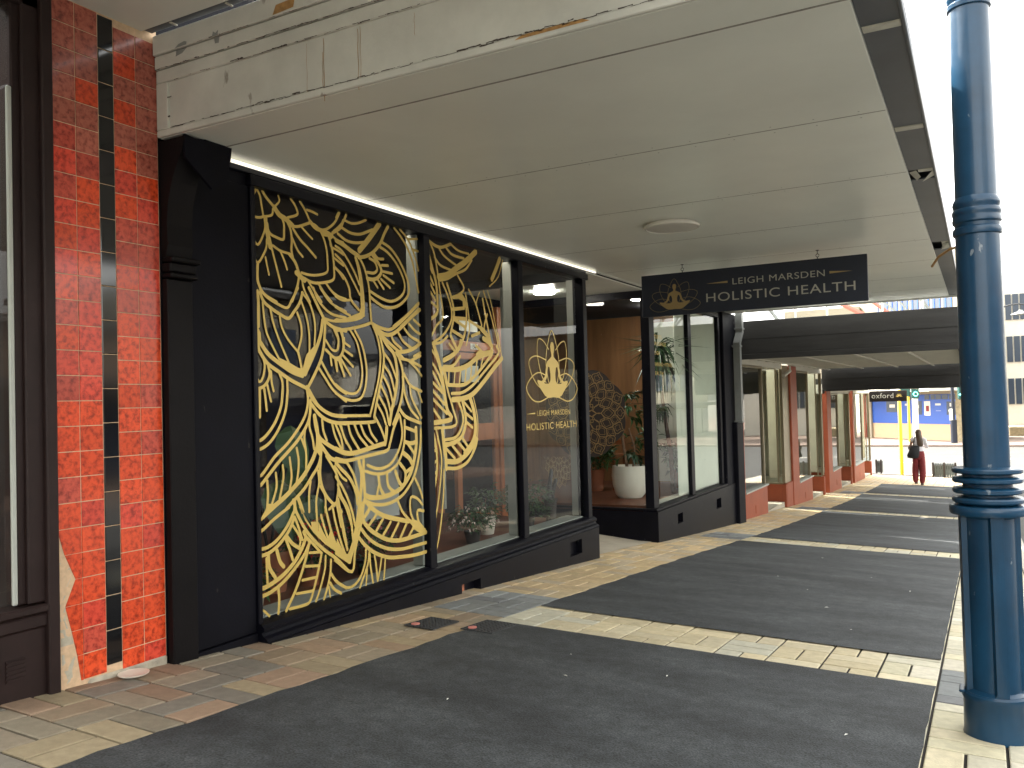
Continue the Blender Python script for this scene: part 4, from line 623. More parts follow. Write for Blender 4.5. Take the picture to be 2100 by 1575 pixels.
# exposed plaster and stone where tiles are lost
mb = MB(); random.seed(3); zs_ = [-1.14+.035*k for k in range(18)]
for k in range(len(zs_)-1):
    row = []
    for zz in (zs_[k], zs_[k+1]):
        j = max(2.203, jag(zz)); row.append([(-3.404+random.uniform(-.004, .004)*(1 if 0 < q < 4 else 0)-.003*(q == 0), 2.199+(j-2.199)*q/4, zz) for q in range(5)])
    for q in range(4): mb.face([row[0][q], row[0][q+1], row[1][q+1], row[1][q]], True)
mb.build('exposed_plaster', M['plaster'], TP)
mb = MB(); mb.lathe([(0, 0), (.045, .002), (.065, .012), (.066, .016), (.04, .008), (0, .006)], (-3.33, 2.50, zg(-3.33, 2.5)+.003), 20, mtx=None)
tag(mb.build('broken_pipe_cap', M['potw']), 'white curved fragment lying at the foot of the tiled pillar', 'pipe fragment')
boxes('base_mortar', M['plaster'], TP, (-3.42, -3.392, 2.33, 2.735, -1.22, -1.135), bev=.01)

# ================================================================ brown shopfront at the left edge
BS = thing('brown_shopfront', (XF, 1.5, zg(XF, 1.5)), 'maroon brown timber shopfront at the left edge beside the red tiled pillar', 'shopfront')
boxes('frame', M['brown'], BS, (-3.5, -3.40, 2.075, 2.15, -.76, 1.82), (-3.45, -3.375, 2.145, 2.195, -1.2, 1.82), (-3.5, -3.42, 2.04, 2.08, -.76, 1.80), (-3.5, -3.40, -1, 2.15, 1.70, 1.82), bev=.006)
boxes('window_sill', M['brown'], BS, (-3.5, -3.375, -1, 2.15, -.80, -.765), (-3.48, -3.39, -1, 2.15, -.86, -.805), bev=.008)
boxes('panel', M['brown'], BS, (-3.5, -3.402, -1, 2.147, -1.3, -.862), bev=.004)
for y_ in (1.905, 2.02):
    mb = MB(); mb.box(-3.402, -3.3975, y_-.042, y_+.037, -1.05, -.962)
    for k in range(5): mb.box(-3.3974, -3.392, y_-.04, y_+.035, -1.045+k*.017, -1.036+k*.017)
    mb.build('vent_louvre', M['brown'], BS)
boxes('sealant_strip', M['pale'], BS, (-3.43, -3.415, 2.021, 2.042, -.755, 1.35), bev=.004)
mb = MB(); mb.face([(-3.425, -1, -.77), (-3.425, 2.03, -.77), (-3.425, 2.03, 1.70), (-3.425, -1, 1.70)]); mb.build('glass', M['glass'], BS)
boxes('interior', M['terra'], BS, (-5.0, -4.9, -1, 2.1, -1.2, -.35)); boxes('interior_wall', M['cream'], BS, (-5.2, -5.1, -1, 2.1, -.35, 1.8)); boxes('interior_side', M['dark'], BS, (-5.1, -3.5, 2.1, 2.19, -1.2, 1.8))
boxes('notice', M['paper'], BS, (-3.434, -3.430, 1.86, 1.975, .42, .56))
boxes('rear_wall', M['dgrey'], BS, (-11, -5.3, -12, 2.7, -1.2, 3.2))
# ================================================================ canopies
CA = thing('shop_canopy', (-1.8, 8, 1.31), 'pale flat street canopy over the black shop with thin joints and a dark metal fascia', 'canopy')
SE = [2.995, 4.262, 5.527, 6.79, 8.055, 9.32, 10.585, 11.85, 13.04]
mb = MB()
for a, b in zip(SE[:-1], SE[1:]): mb.box(-3.395, -.335, a+.004, b-.004, 1.31, 1.33, bev=.0018)
mb.box(-3.395, -.335, 2.742, 2.9925, 1.312, 1.33, bev=.002)
mb.build('soffit', M['soffit'], CA)
mb = MB()
for a_ in SE[1:-1]:
    for q in range(15):
        for sgn in (-.05, .05): x_ = -3.25+q*.2; mb.lathe([(0, -.0015), (.004, -.001), (.005, .0)], (x_, a_+sgn, 1.3099), 6)
tag(mb.build('nail_head', M['pale'], CA), kind='stuff')
boxes('roof_deck', M['dgrey'], CA, (-3.41, -.205, 2.79, 13.05, 1.372, 1.40)); boxes('end_board', M['soffit'], CA, (-3.39, -.205, 13.052, 13.09, 1.296, 1.40), bev=.004)
each('seam', M['seam'], CA, *[(-3.39, -.34, a_-.0045, a_+.0045, 1.3098, 1.3125) for a_ in SE[:-1]]); boxes('soffit_batten', M['crack'], CA, (-3.39, -.34, 2.8, 13.0, 1.331, 1.338))
# end beam, white painted boards
bm_ = MB(); yb = 2.735
bm_.box(-3.395, -.2, yb, yb+.05, 1.315, 1.795, bev=.004)
for za, zb, p in ((1.795, 1.70, .030), (1.697, 1.634, .020), (1.631, 1.568, .012), (1.345, 1.313, .012)): bm_.box(-3.395, -.2, yb-p, yb+.004, zb, za, bev=.004)
bm_.box(-3.395, -3.318, yb-.012, yb+.004, 1.346, 1.567, bev=.003)
EB = bm_.build('end_beam', M['old_white'], CA)
# cracks along the joints and rust runs
random.seed(11); ck = MB()
def crack(z, x0, x1, amp, y, dens=.5, th=.004):
    x = x0
    while x < x1:
        L = random.uniform(.01, .06)
        if random.random() < dens:
            h = random.uniform(.3, 1)*th; n = 3; zz = z+random.uniform(-amp, amp); s_ = random.uniform(-.03, .03)
            a = [(x+L*i/n, y, zz+s_*L*i/n+random.uniform(.2, 1)*h) for i in range(n+1)]; b = [(x+L*i/n, y, zz+s_*L*i/n-random.uniform(.2, 1)*h) for i in range(n, -1, -1)]
            ck.face((a+b)[::-1])
        x += L*.9
crack(1.633, -3.39, -.25, .002, yb-.0213, .85, .004); crack(1.569, -2.9, -2.5, .003, yb-.0133, .6, .006); crack(1.569, -3.3, -.3, .003, yb-.0133, .3, .003)
crack(1.345, -3.3, -.3, .003, yb-.0133, .8, .0035); crack(1.698, -3.3, -.3, .002, yb-.0315, .5, .003); crack(1.346, -2.75, -2.45, .008, yb-.0133, .9, .006); crack(1.346, -1.7, -1.2, .005, yb-.0135, .9, .005)
crack(1.569, -2.46, -2.0, .004, yb-.0133, .7, .004); crack(1.41, -3.315, -3.30, .04, yb-.0133, .9, .01); crack(1.48, -3.316, -3.30, .04, yb-.0133, .9, .01)
ck.build('paint_crack', M['crack'], CA)
rs = MB()
for x, za, zb, w_ in ((-2.365, 1.556, 1.29, .0022), (-2.372, 1.50, 1.35, .0014), (-2.183, 1.554, 1.30, .0018), (-2.17, 1.56, 1.31, .0014), (-2.459, 1.556, 1.33, .0012), (-1.9, 1.55, 1.46, .0012)):
    n = 10; a = [(x+.0015*math.sin(i*1.3)+w_*random.uniform(.4, 1), yb-.0015 if True else 0, za+(zb-za)*i/n) for i in range(n+1)]; b = [(x+.0015*math.sin(i*1.3)-w_*random.uniform(.4, 1), yb-.0015, za+(zb-za)*i/n) for i in range(n, -1, -1)]
    rs.face(a+b); rs.build('rust_stain', M['rust'], CA); rs = MB()
rs.face([(-2.62, yb-.0318, 1.705), (-2.50, yb-.0318, 1.712), (-2.49, yb-.0318, 1.75), (-2.60, yb-.0318, 1.745)]); rs.face([(-1.45, yb-.0135, 1.33), (-1.15, yb-.0135, 1.332), (-1.18, yb-.0135, 1.345), (-1.42, yb-.0135, 1.343)])
rs.build('rust_stain', M['rust'], CA)
for P_ in ([(-3.24, 1.701), (-3.16, 1.703), (-3.158, 1.716), (-3.175, 1.722), (-3.215, 1.716)], [(-2.992, 1.701), (-2.955, 1.702), (-2.952, 1.722), (-2.97, 1.712), (-2.985, 1.722)]):
    mb = MB(); mb.face([(x, yb-.0305, z) for x, z in P_]); mb.build('peeled_patch', M['pipe'], CA)
for P_ in ([(-3.245, 1.668), (-3.20, 1.675), (-3.165, 1.696), (-3.24, 1.696)], [(-2.985, 1.67), (-2.96, 1.668), (-2.955, 1.696), (-2.99, 1.696)]):
    mb = MB(); mb.face([(x, yb-.0205, z) for x, z in P_]); mb.build('peeled_patch', M['pipe'], CA)
# road side fascia: dark metal under-strips with pale flashings between
mb = MB(); fj = [2.80, 3.27, 4.62, 5.55, 5.82, 8.35, 8.75, 11.0, 13.0]
for a, b in ((2.80, 3.27), (3.32, 4.60), (4.66, 5.54), (5.80, 8.30), (8.72, 13.0)): mb.box(-.333, -.192, a, b, 1.318, 1.326, bev=.002)
mb.box(-.20, -.186, 2.74, 13.05, 1.306, 1.365, bev=.003); mb.build('fascia', M['fasc'], CA)
each('flashing', M['flash'], CA, (-.330, -.20, 3.268, 3.322, 1.312, 1.322), (-.330, -.20, 4.60, 4.662, 1.312, 1.322), (-.28, -.20, 5.54, 5.60, 1.314, 1.322), (-.26, -.20, 8.40, 8.62, 1.33, 1.34), bev=.004)
mb = MB(); mb.mesh([(-.33, 5.60, 1.321), (-.29, 5.56, 1.319), (-.30, 5.80, 1.312), (-.27, 5.66, 1.30)], [(0, 1, 3, 2)]); mb.mesh([(-.20, 5.60, 1.321), (-.19, 5.72, 1.318), (-.27, 5.80, 1.30)], [(0, 1, 2)]); mb.mesh([(-.2, 8.42, 1.32), (-.19, 8.7, 1.318), (-.27, 8.72, 1.31), (-.25, 8.5, 1.33)], [(0, 1, 2, 3)]); mb.build('bent_flashing', M['flash'], CA)
boxes('strip_light', M['strip'], CA, (-3.350, -3.332, 3.035, 7.86, 1.286, 1.302), bev=.004)
boxes('cover_strip', M['soffit'], CA, (-3.345, -3.335, 7.87, 9.4, 1.303, 1.309), bev=.002)

# neighbour's canopy over the camera
CN = thing('neighbour_canopy', (-1.8, 0, 1.82), 'higher pale canopy ceiling in the top left corner above the red tiled pillar', 'canopy')
boxes('soffit', M['soffit'], CN, (-3.41, -.2, -3.5, 2.655, 1.802, 1.83), bev=.003)
boxes('edge_trim', M['fasc'], CN, (-3.39, -.2, 2.658, 2.70, 1.806, 1.85)); each('bracket', M['flash'], CN, (-3.22, -3.21, 2.66, 2.70, 1.80, 1.83), (-2.86, -2.85, 2.66, 2.70, 1.80, 1.83), (-2.40, -2.39, 2.66, 2.70, 1.80, 1.83))
boxes('roof_deck', M['dgrey'], CN, (-3.41, -.2, -3.5, 2.70, 1.9, 1.95)); boxes('fascia', M['fasc'], CN, (-.21, -.19, -3.5, 2.70, 1.79, 2.1))

def low_canopy(name, y0, y1, z0, z1, label, cream=False):
    c = thing(name, (-1.8, (y0+y1)/2, z0), label, 'canopy', 'dark fronted street canopies beyond the black shop')
    h = z1-z0
    boxes('end_fascia', M['dgrey'], c, (-3.395, -.25, y0, y0+.04, z0+h*.0, z0+h*.14), (-3.395, -.25, y0+.004, y0+.04, z0+h*.147, z0+h*.52), (-3.395, -.25, y0+.001, y0+.04, z0+h*.527, z1), bev=.004)
    boxes('backing_board', M['dgrey'], c, (-3.394, -.252, y0+.012, y0+.036, z0+.01, z1-.01)); boxes('side_fascia', M['dgrey'], c, (-.265, -.235, y0+.045, y1, z0, z1), bev=.004)
    boxes('roof_sheet', M['pale'], c, (-3.395, -.27, y0+.045, y1, z0+.10, z0+.12))
    mb = MB(); y = y0+.3
    while y < y1: mb.box(-3.39, -.27, y, y+.05, z0+.03, z0+.095); y += .62
    for x in (-3.2, -2.45, -1.7, -.95): mb.box(x, x+.04, y0+.05, y1-.02, z0+.012, z0+.028)
    mb.build('batten', M['white'], c); return c
low_canopy('low_canopy', 13.50, 21.7, .603, 1.205, 'charcoal boarded street canopy with pale battened underside just beyond the hanging sign')
low_canopy('low_canopy', 21.85, 28.4, .105, .66, 'charcoal street canopy farthest away, directly above the walking woman')
# frames and stays above the low canopies
sf = thing('roof_stay_frame', (-1.5, 16, 1.2), 'grey steel stays and posts rising above the nearer charcoal canopy', 'steel frame')
mb = MB()
for x, y in ((-3.1, 17.0), (-2.55, 17.2), (-1.55, 17.0), (-.9, 17.4)): mb.box(x, x+.035, y, y+.03, .72, 1.9)
mb.build('post', M['pale'], sf); mb = MB()
for a, b, r in (((-3.3, 15.0, 1.75), (-2.9, 15.0, 1.15), .035), ((-1.55, 17, 1.75), (-1.0, 17, 1.15), .02), ((-1.0, 17.5, 1.85), (-.5, 17.5, 1.15), .035), ((-1.35, 17.4, 1.85), (-.85, 17.4, 1.1), .02)): mb.tube([a, b], r, 6)
mb.build('stay', M['pipe'], sf)
mb = MB(); mb.box(-3.1, -1.2, 24, 24.06, 2.02, 2.07); mb.tube([(-3.2, 24, 2.45), (-2.0, 24, 1.7)], .07, 6); mb.tube([(-2.5, 24, 2.5), (-1.6, 24, 1.75)], .05, 6)
o = mb.build('red_steel_truss', M['redsteel']); tag(o, 'red steel bracing glimpsed in the gap between the two canopies', 'steel truss')

# round canopy lamps
def disc(name, x, y, z, r, lit, label, grp='round ceiling lamps'):
    d = thing(name, (x, y, z), label, 'ceiling lamp', grp)
    mb = MB(); mb.lathe([(r*.9, 0), (r*.9, -.01), (r, -.014), (r*1.01, -.022), (r*.985, -.030), (r*.93, -.033), (r*.91, -.028)], (x, y, z), 48); mb.build('rim', M['lampon'] if lit else M['lamprim'], d)
    mb = MB(); mb.lathe([(r*.92, -.029), (r*.8, -.034), (r*.4, -.037), (0, -.038)], (x, y, z), 48); mb.build('diffuser', M['lampon'] if lit else M['lampoff'], d); return d
disc('ceiling_lamp', -1.975, 6.12, 1.309, .205, False, 'unlit round flat lamp on the pale canopy soffit above the hanging sign')
disc('ceiling_lamp', -4.36, 8.75, 1.289, .12, True, 'lit round lamp on the ceiling of the recessed doorway, seen through the window')

disc('ceiling_lamp', -3.72, 10.15, 1.30, .11, True, 'lit round lamp inside the second window nearest its corner post')
disc('ceiling_lamp', -4.05, 11.5, 1.30, .11, True, 'lit round lamp deeper inside the second window above the plywood wall')
# ================================================================ hanging sign
HS = thing('hanging_sign', (-1.87, 8.0, 1.02), 'navy sign board with gold meditating figure hung from the canopy, reading Leigh Marsden Holistic Health', 'sign')
boxes('board', M['navysign'], HS, (-2.91, -.83, 8.0, 8.035, .822, 1.231), bev=.003)
mb = MB(); emblem(mb, lambda p, x: (-2.575+p[0]*.174, x, .862+p[1]*.157), 7.9985, .016, -2.4e-5); mb.build('emblem', M['goldsign'], HS)
fit('LEIGH MARSDEN', .825, .058, M['text'], (-2.009, 7.9985, 1.068), XZ, HS, 'lettering'); fit('HOLISTIC HEALTH', 1.331, .082, M['text'], (-2.263, 7.9985, .922), XZ, HS, 'lettering')
mb = MB(); mb.face([(-2.263, 7.998, 1.097), (-2.055, 7.998, 1.088), (-2.055, 7.998, 1.108)]); mb.face([(-.95, 7.998, 1.094), (-1.144, 7.998, 1.108), (-1.144, 7.998, 1.086)]); mb.build('line', M['goldsign'], HS)
for x in (-2.495, -1.244):
    mb = MB(); mb.tube([(x, 8.017, 1.31), (x, 8.017, 1.275)], .003, 6)
    mb.tube([(x+.014*math.sin(t*math.pi/6), 8.017, 1.262+.014*math.cos(t*math.pi/6)) for t in range(13)], .003, 6); mb.tube([(x, 8.017, 1.25), (x, 8.017, 1.228)], .004, 6); mb.box(x-.012, x+.012, 8.005, 8.03, 1.305, 1.312)
    mb.build('hook', M['iron'], HS)

# ================================================================ navy lamp column
px, py = .010, 3.87; pz = zg(px, py)
LP = thing('lamp_column', (px, py, pz), 'glossy navy cast iron column with ring collars standing on the pavers at the kerb', 'lamp post')
def L(prof): return [(r, z) for r, z in prof]
mb = MB(); mb.lathe([(.0, pz-.02), (.118, pz-.02), (.120, pz+.0), (.116, pz+.02), (.114, -1.215), (.119, -1.205), (.119, -1.188), (.112, -1.18), (.0, -1.18)], (px, py, 0), 48)
mb.box(px-.127, px-.105, py-.055, py+.03, -1.190, -1.178, bev=.004); mb.build('base', M['navy'], LP)
mb = MB(); n = 64; vs = []; fs = []
for zi, z in enumerate((-1.18, -1.17, -.50, -.486)):
    for k in range(n):
        a = 2*math.pi*k/n; ph = (k % 16)/16; fl = 1 if (ph < .16 or ph > .84) else 0
        r = .108 if (fl or zi in (0, 3)) else .090
        vs.append((px+r*math.cos(a+.25), py+r*math.sin(a+.25), z))
for i in range(3):
    for k in range(n): fs.append((i*n+k, i*n+(k+1) % n, (i+1)*n+(k+1) % n, (i+1)*n+k))
mb.mesh(vs, fs); mb.build('ribbed_pedestal', M['navy'], LP)
mb = MB(); mb.lathe([(.10, -.487), (.134, -.485), (.139, -.478), (.139, -.457), (.134, -.450), (.10, -.446), (.122, -.440), (.127, -.434), (.127, -.424), (.122, -.418), (.088, -.414), (.088, -.407), (.120, -.402), (.125, -.397), (.125, -.386), (.120, -.381), (.088, -.377), (.088, -.365), (.120, -.360), (.125, -.355), (.125, -.345), (.120, -.340), (.088, -.336), (.088, -.328), (.120, -.323), (.125, -.318), (.125, -.308), (.120, -.303), (.082, -.299)], (px, py, 0), 56); mb.build('ring_collar', M['navy'], LP)
mb = MB(); mb.lathe([(.082, -.30), (.0815, .2), (.080, .63)], (px, py, 0), 48); mb.lathe([(.0755, .77), (.072, 1.6)], (px, py, 0), 48); mb.build('shaft', M['navy'], LP)
mb = MB(); mb.lathe([(.080, .620), (.087, .625), (.089, .637), (.087, .650), (.081, .655), (.0815, .668), (.088, .674), (.089, .686), (.086, .694), (.0865, .702), (.089, .71), (.088, .722), (.083, .728), (.084, .738), (.087, .745), (.085, .757), (.0755, .775)], (px, py, 0), 48)
mb.lathe([(.072, 1.53), (.080, 1.535), (.081, 1.55), (.073, 1.56), (.080, 1.575), (.081, 1.595), (.072, 1.61), (.071, 2.6), (.09, 2.62), (.09, 2.7), (.05, 2.75), (.05, 3.6)], (px, py, 0), 48); mb.build('upper_collar', M['navy'], LP)

# small things on the ground near the shop
def drain(x0, x1, y0, y1, label):
    d = thing('drain_cover', ((x0+x1)/2, (y0+y1)/2, zg(x0, y0)), label, 'drain cover', 'small square drain gratings in the paving')
    def H(x, y, dz): return (x, y, zg(x, y)+dz)
    mb = MB()
    def bar(a, b, c, e): mb.mesh([H(a, c, .006), H(b, c, .006), H(b, e, .006), H(a, e, .006), H(a, c, .011), H(b, c, .011), H(b, e, .011), H(a, e, .011)], [(4, 5, 6, 7), (0, 1, 5, 4), (1, 2, 6, 5), (2, 3, 7, 6), (3, 0, 4, 7)])
    n = 9
    for k in range(n+1): x = x0+(x1-x0-.006)*k/n; bar(x, x+.006, y0, y1)
    mb.build('grating', M['iron'], d); mb = MB()
    for k in range(n+1): y = y0+(y1-y0-.006)*k/n; mb.mesh([H(x0, y, .007), H(x1, y, .007), H(x1, y+.006, .0118), H(x0, y+.006, .0118), H(x1, y, .0118), H(x0, y, .0118)], [(5, 4, 2, 3), (0, 1, 4, 5)])
    mb.build('cross_bar', M['iron'], d)
    mb = MB(); mb.face([H(x0, y0, .0072), H(x1, y0, .0072), H(x1, y1, .0072), H(x0, y1, .0072)]); mb.build('pit', M['crack'], d)
    mb = MB(); cx, cy = x0+.05, y0+.05; mb.lathe([(.026, .0), (.026, .004), (.015, .006), (0, .006)], (cx, cy, zg(cx, cy)+.0125), 20); mb.build('pink_cap', M['pinks'], d)
drain(-2.995, -2.79, 4.05, 4.33, 'small iron grating with pink cap set in the brick paving under the shop window')
drain(-2.68, -2.47, 4.17, 4.47, 'small iron grating with pink cap at the corner of the asphalt panel')
for k, (x, y) in enumerate([(-2.0, 3.0), (-1.35, 3.9), (-1.75, 3.62), (-1.0, 6.3), (-1.25, 7.0), (-1.6, 7.6), (-.9, 8.1), (-.55, 7.5), (-.75, 5.6), (-1.9, 4.0), (-.5, 3.5), (-1.5, 9.3)]):
    z = zg(x, y)+.009; a = random.uniform(0, 3); l_ = random.uniform(.006, .016); dx, dy = math.cos(a)*l_, math.sin(a)*l_
    mb = MB(); mb.mesh([(x-dx, y-dy, z), (x+dy*.35, y-dx*.35, z+.003), (x+dx, y+dy, z+.001), (x-dy*.35, y+dx*.35, z+.004)], [(0, 1, 2, 3)]); tag(mb.build('paper_scrap', M['textw']), 'tiny white scrap of litter lying on the dark asphalt', 'litter', 'tiny white scraps on the asphalt path')

# ================================================================ downpipe
dp = thing('downpipe', (-3.3, 13.2, -.3), 'square grey downpipe with a kinked offset beside the corner of the black shop', 'downpipe')
mb = MB()
def sq(pts, w_, d_):
    vs = []; 
    for (x, y, z) in pts: vs += [(x-d_, y-w_, z), (x+d_, y-w_, z), (x+d_, y+w_, z), (x-d_, y+w_, z)]
    fs = [(i*4+k, i*4+(k+1) % 4, (i+1)*4+(k+1) % 4, (i+1)*4+k) for i in range(len(pts)-1) for k in range(4)]+[(3, 2, 1, 0), tuple(len(vs)-4+k for k in range(4))]
    mb.mesh(vs, fs)
sq([(-3.26, 13.14, -.36), (-3.26, 13.14, .85), (-3.26, 13.32, 1.02), (-3.26, 13.32, 1.38)], .055, .05); mb.build('pipe', M['pipe'], dp)
boxes('pipe_clip', M['pipe'], dp, (-3.33, -3.20, 13.07, 13.21, .78, .81), (-3.33, -3.20, 13.25, 13.39, 1.06, 1.09), (-3.33, -3.2, 13.07, 13.21, -.38, -.35), bev=.003)

# ================================================================ terracotta shops
def red_shop(y0, w0, w1, r1, zs, zt, lab, zsof):
    c = thing('red_shopfront', (XF, y0, zg(XF, y0)), lab, 'shopfront', 'terracotta painted shopfronts stepping down the street')
    zb = lambda y: zg(XF, y)-.2
    boxes('pilaster', M['redp'], c, (-3.47, -3.36, y0, w0-.02, zb(w0), zsof), bev=.008)
    boxes('stallboard', M['redp'], c, (-3.48, -3.375, w0-.018, w1+.03, zb(w1), zs-.03), (-3.48, -3.39, w1-.15, w1+.02, zs-.03, zs-.032), bev=.004)
    boxes('vent', M['redp'], c, (-3.376, -3.368, (w0+w1)/2-.12, (w0+w1)/2+.1, zs-.42, zs-.28), bev=.003)
    fr = boxes('window_frame', M['bronze'], c, (-3.46, -3.40, w0-.018, w0+.015, zs, zt), (-3.46, -3.40, w1-.03, w1+.02, zs, zt), (-3.46, -3.40, w0+.016, w1-.031, zt-.04, zt), bev=.004)
    boxes('sill', M['pale'], c, (-3.47, -3.345, w0-.015, w1+.045, zs-.029, zs-.001), bev=.004)
    mb = MB(); mb.face([(-3.43, w0, zs), (-3.43, w1, zs), (-3.43, w1, zt), (-3.43, w0, zt)]); mb.build('glass', M['glass2'], fr)
    # side of the entrance that looks back up the street
    rr = boxes('entrance_side', M['redp'], c, (-4.7, -3.40, r1, r1+.06, zb(r1), zs-.18), (-3.46, -3.38, r1-.005, r1+.12, zb(r1), zs-.18), bev=.004)
    f2 = boxes('side_frame', M['bronze'], c, (-3.45, -3.395, r1, r1+.10, zs-.15, zt), (-3.54, -3.51, r1+.002, r1+.03, zs-.15, zt), (-3.92, -3.885, r1, r1+.04, zs-.15, zt), (-4.7, -3.44, r1-.01, r1+.09, zs-.178, zs-.152), bev=.004)
    mb = MB(); mb.face([(-4.7, r1+.02, zs-.15), (-3.45, r1+.02, zs-.15), (-3.45, r1+.02, zt), (-4.7, r1+.02, zt)]); mb.build('side_glass', M['glass2'], f2)
    boxes('entrance_step', M['concrete'], c, (-4.7, -3.42, w1+.03, r1, zb(r1), zg(XF, w1)+.005))
    boxes('entrance_door', M['dark'], c, (-4.75, -4.7, w1, r1, zb(r1), zt)); boxes('interior_wall', M['cream'], c, (-4.9, -4.8, y0, w1, zb(w1), zt), (-4.8, -3.46, w1-.005, w1+.01, zs, zt), (-3.80, -3.62, r1+.5, r1+.52, zs-.1, zt))
    boxes('display_shelf', M['cream'], c, (-4.8, -3.47, w0, w1-.05, zs-.05, zs-.012))
    boxes('head', M['white'], c, (-11, -3.40, y0, r1-.0, zt+.002, zsof+.16)); boxes('head_soffit', M['white'], c, (-4.7, -3.401, w1, r1, zt-.012, zt))
    boxes('roof', M['dgrey'], c, (-11, -3.45, y0, r1, zsof+.17, zsof+.30)); boxes('rear_mass', M['dgrey'], c, (-11, -5, y0, r1, zb(r1), zt))
    return c
red_shop(13.50, 13.82, 15.40, 17.10, -1.53, .55, 'nearest terracotta shopfront, right beside the black shop corner', .62)
red_shop(17.75, 18.42, 19.95, 21.65, -1.78, .55, 'second terracotta shopfront from the black shop, still under the nearer charcoal canopy', .62)
red_shop(22.30, 22.95, 24.40, 26.55, -1.92, .05, 'third terracotta shopfront, under the farther charcoal canopy', .12)
red_shop(27.05, 27.35, 29.60, 31.60, -2.12, .05, 'farthest terracotta shopfront at the corner where the path meets the sunlit crossing', .12)
c_ = [o for o in col.objects if o.name == 'red_shopfront'][0]
boxes('pilaster', M['redp'], c_, (-3.47, -3.375, 17.16, 17.74, zg(XF, 17.5)-.2, -1.70), bev=.006); boxes('metal_post', M['bronze'], c_, (-3.47, -3.40, 17.16, 17.74, -1.70, .62), bev=.006)
mb = MB(); mb.tube([(-3.22, 17.0, .60), (-3.22, 17.0, .52)], .02, 8); mb.tube([(-3.22, 17.0, .50), (-3.30, 16.8, .40)], .035, 10); o = mb.build('spotlight', M['white']); tag(o, 'small white spotlight clipped under the nearer charcoal canopy', 'spotlight')
mb = MB(); mb.tube([(-3.1, 25, .10), (-3.1, 25, .02), (-3.06, 25, -.04), (-3.1, 25.0, -.12)], .012, 6); 
# black sign with white lettering
OX = thing('corner_sign', (-2.6, 28.6, -.05), 'black shop sign reading oxford hanging under the farthest canopy', 'sign')
boxes('board', M['dark'], OX, (-3.05, -1.98, 28.6, 28.64, -.235, .10), bev=.004)
fit('oxford', .62, .155, M['textw'], (-2.98, 28.597, -.13), XZ, OX, 'lettering')
mb = MB()
for k in range(7): a = k*math.pi/6; mb.tube([(-2.2+.02*math.cos(a), 28.595, -.09+.02*math.sin(a)), (-2.2+.09*math.cos(a), 28.595, -.09+.09*math.sin(a))], [.018, .006], 6)
mb.build('emblem', M['gold'], OX)
# ================================================================ crossing and beyond
def post(name, x, y, z0, z1, r, m, label, cat, grp=None):
    mb = MB(); mb.lathe([(0, z0), (r*1.05, z0), (r, z0+.08), (r, z1-.03), (r*.7, z1), (0, z1)], (x, y, 0), 16); o = mb.build(name, m); return tag(o, label, cat, grp)
post('yellow_pole', -2.517, 32.75, -2.86, .14, .058, M['yellow'], 'thick bright yellow pole at the near corner left of the walking woman', 'pole')
post('yellow_pole', -3.81, 56.0, -2.92, 1.5, .07, M['yellow'], 'thinner yellow pole in front of the blue shop on the far side', 'pole')
post('white_post', -3.35, 54.4, -2.92, .9, .16, M['white'], 'thick white verandah post in front of the blue shop', 'post')
tl = thing('traffic_light', (-2.02, 33.6, -2.9), 'traffic signal showing a round green light above the walking woman', 'traffic light', 'green traffic signals at the crossing')
mb = MB(); mb.box(-2.19, -1.93, 33.5, 33.62, -.20, .75, bev=.05); mb.box(-2.56, -2.22, 33.6, 33.7, -.12, .6, bev=.03); mb.build('housing', M['tgreen'], tl)
mb = MB(); mb.lathe([(0, -.012), (.06, -.008), (.075, .0)], (0, 0, 0), 20, mtx=Matrix.Translation((-2.04, 33.495, -.03)) @ Matrix.Rotation(math.pi/2, 4, 'X')); mb.build('green_lens', M['green'], tl)
mb = MB(); mb.tube([(-2.4, 33.72, .3), (-2.4, 34.0, .3)], .05, 8); mb.build('bracket', M['tgreen'], tl)
t2 = thing('traffic_light', (-.62, 33.6, -2.9), 'traffic signal with green arrow half hidden behind the navy column', 'traffic light', 'green traffic signals at the crossing')
mb = MB(); mb.box(-.72, -.42, 33.5, 33.64, -.27, .75, bev=.05); mb.build('housing', M['tgreen'], t2)
mb = MB(); mb.mesh([(-.68, 33.497, -.09), (-.52, 33.497, -.14), (-.52, 33.497, -.03)], [(0, 1, 2)]); mb.build('green_lens', M['green'], t2)
mb = MB(); mb.tube([(-.5, 33.7, -2.9), (-.5, 33.7, .7)], .05, 8); mb.build('pole', M['tgreen'], t2)
nb = thing('signal_post', (-1.42, 54.6, -2.92), 'dark blue post with small white plate on the far pavement', 'post')
mb = MB(); mb.lathe([(0, -2.95), (.17, -2.95), (.17, -1.6), (.09, -1.55), (.09, 1.2), (0, 1.2)], (-1.42, 54.6, 0), 16); mb.build('post', M['navysign'], nb); boxes('plate', M['white'], nb, (-1.62, -1.44, 54.45, 54.48, -1.6, -.95), bev=.01)
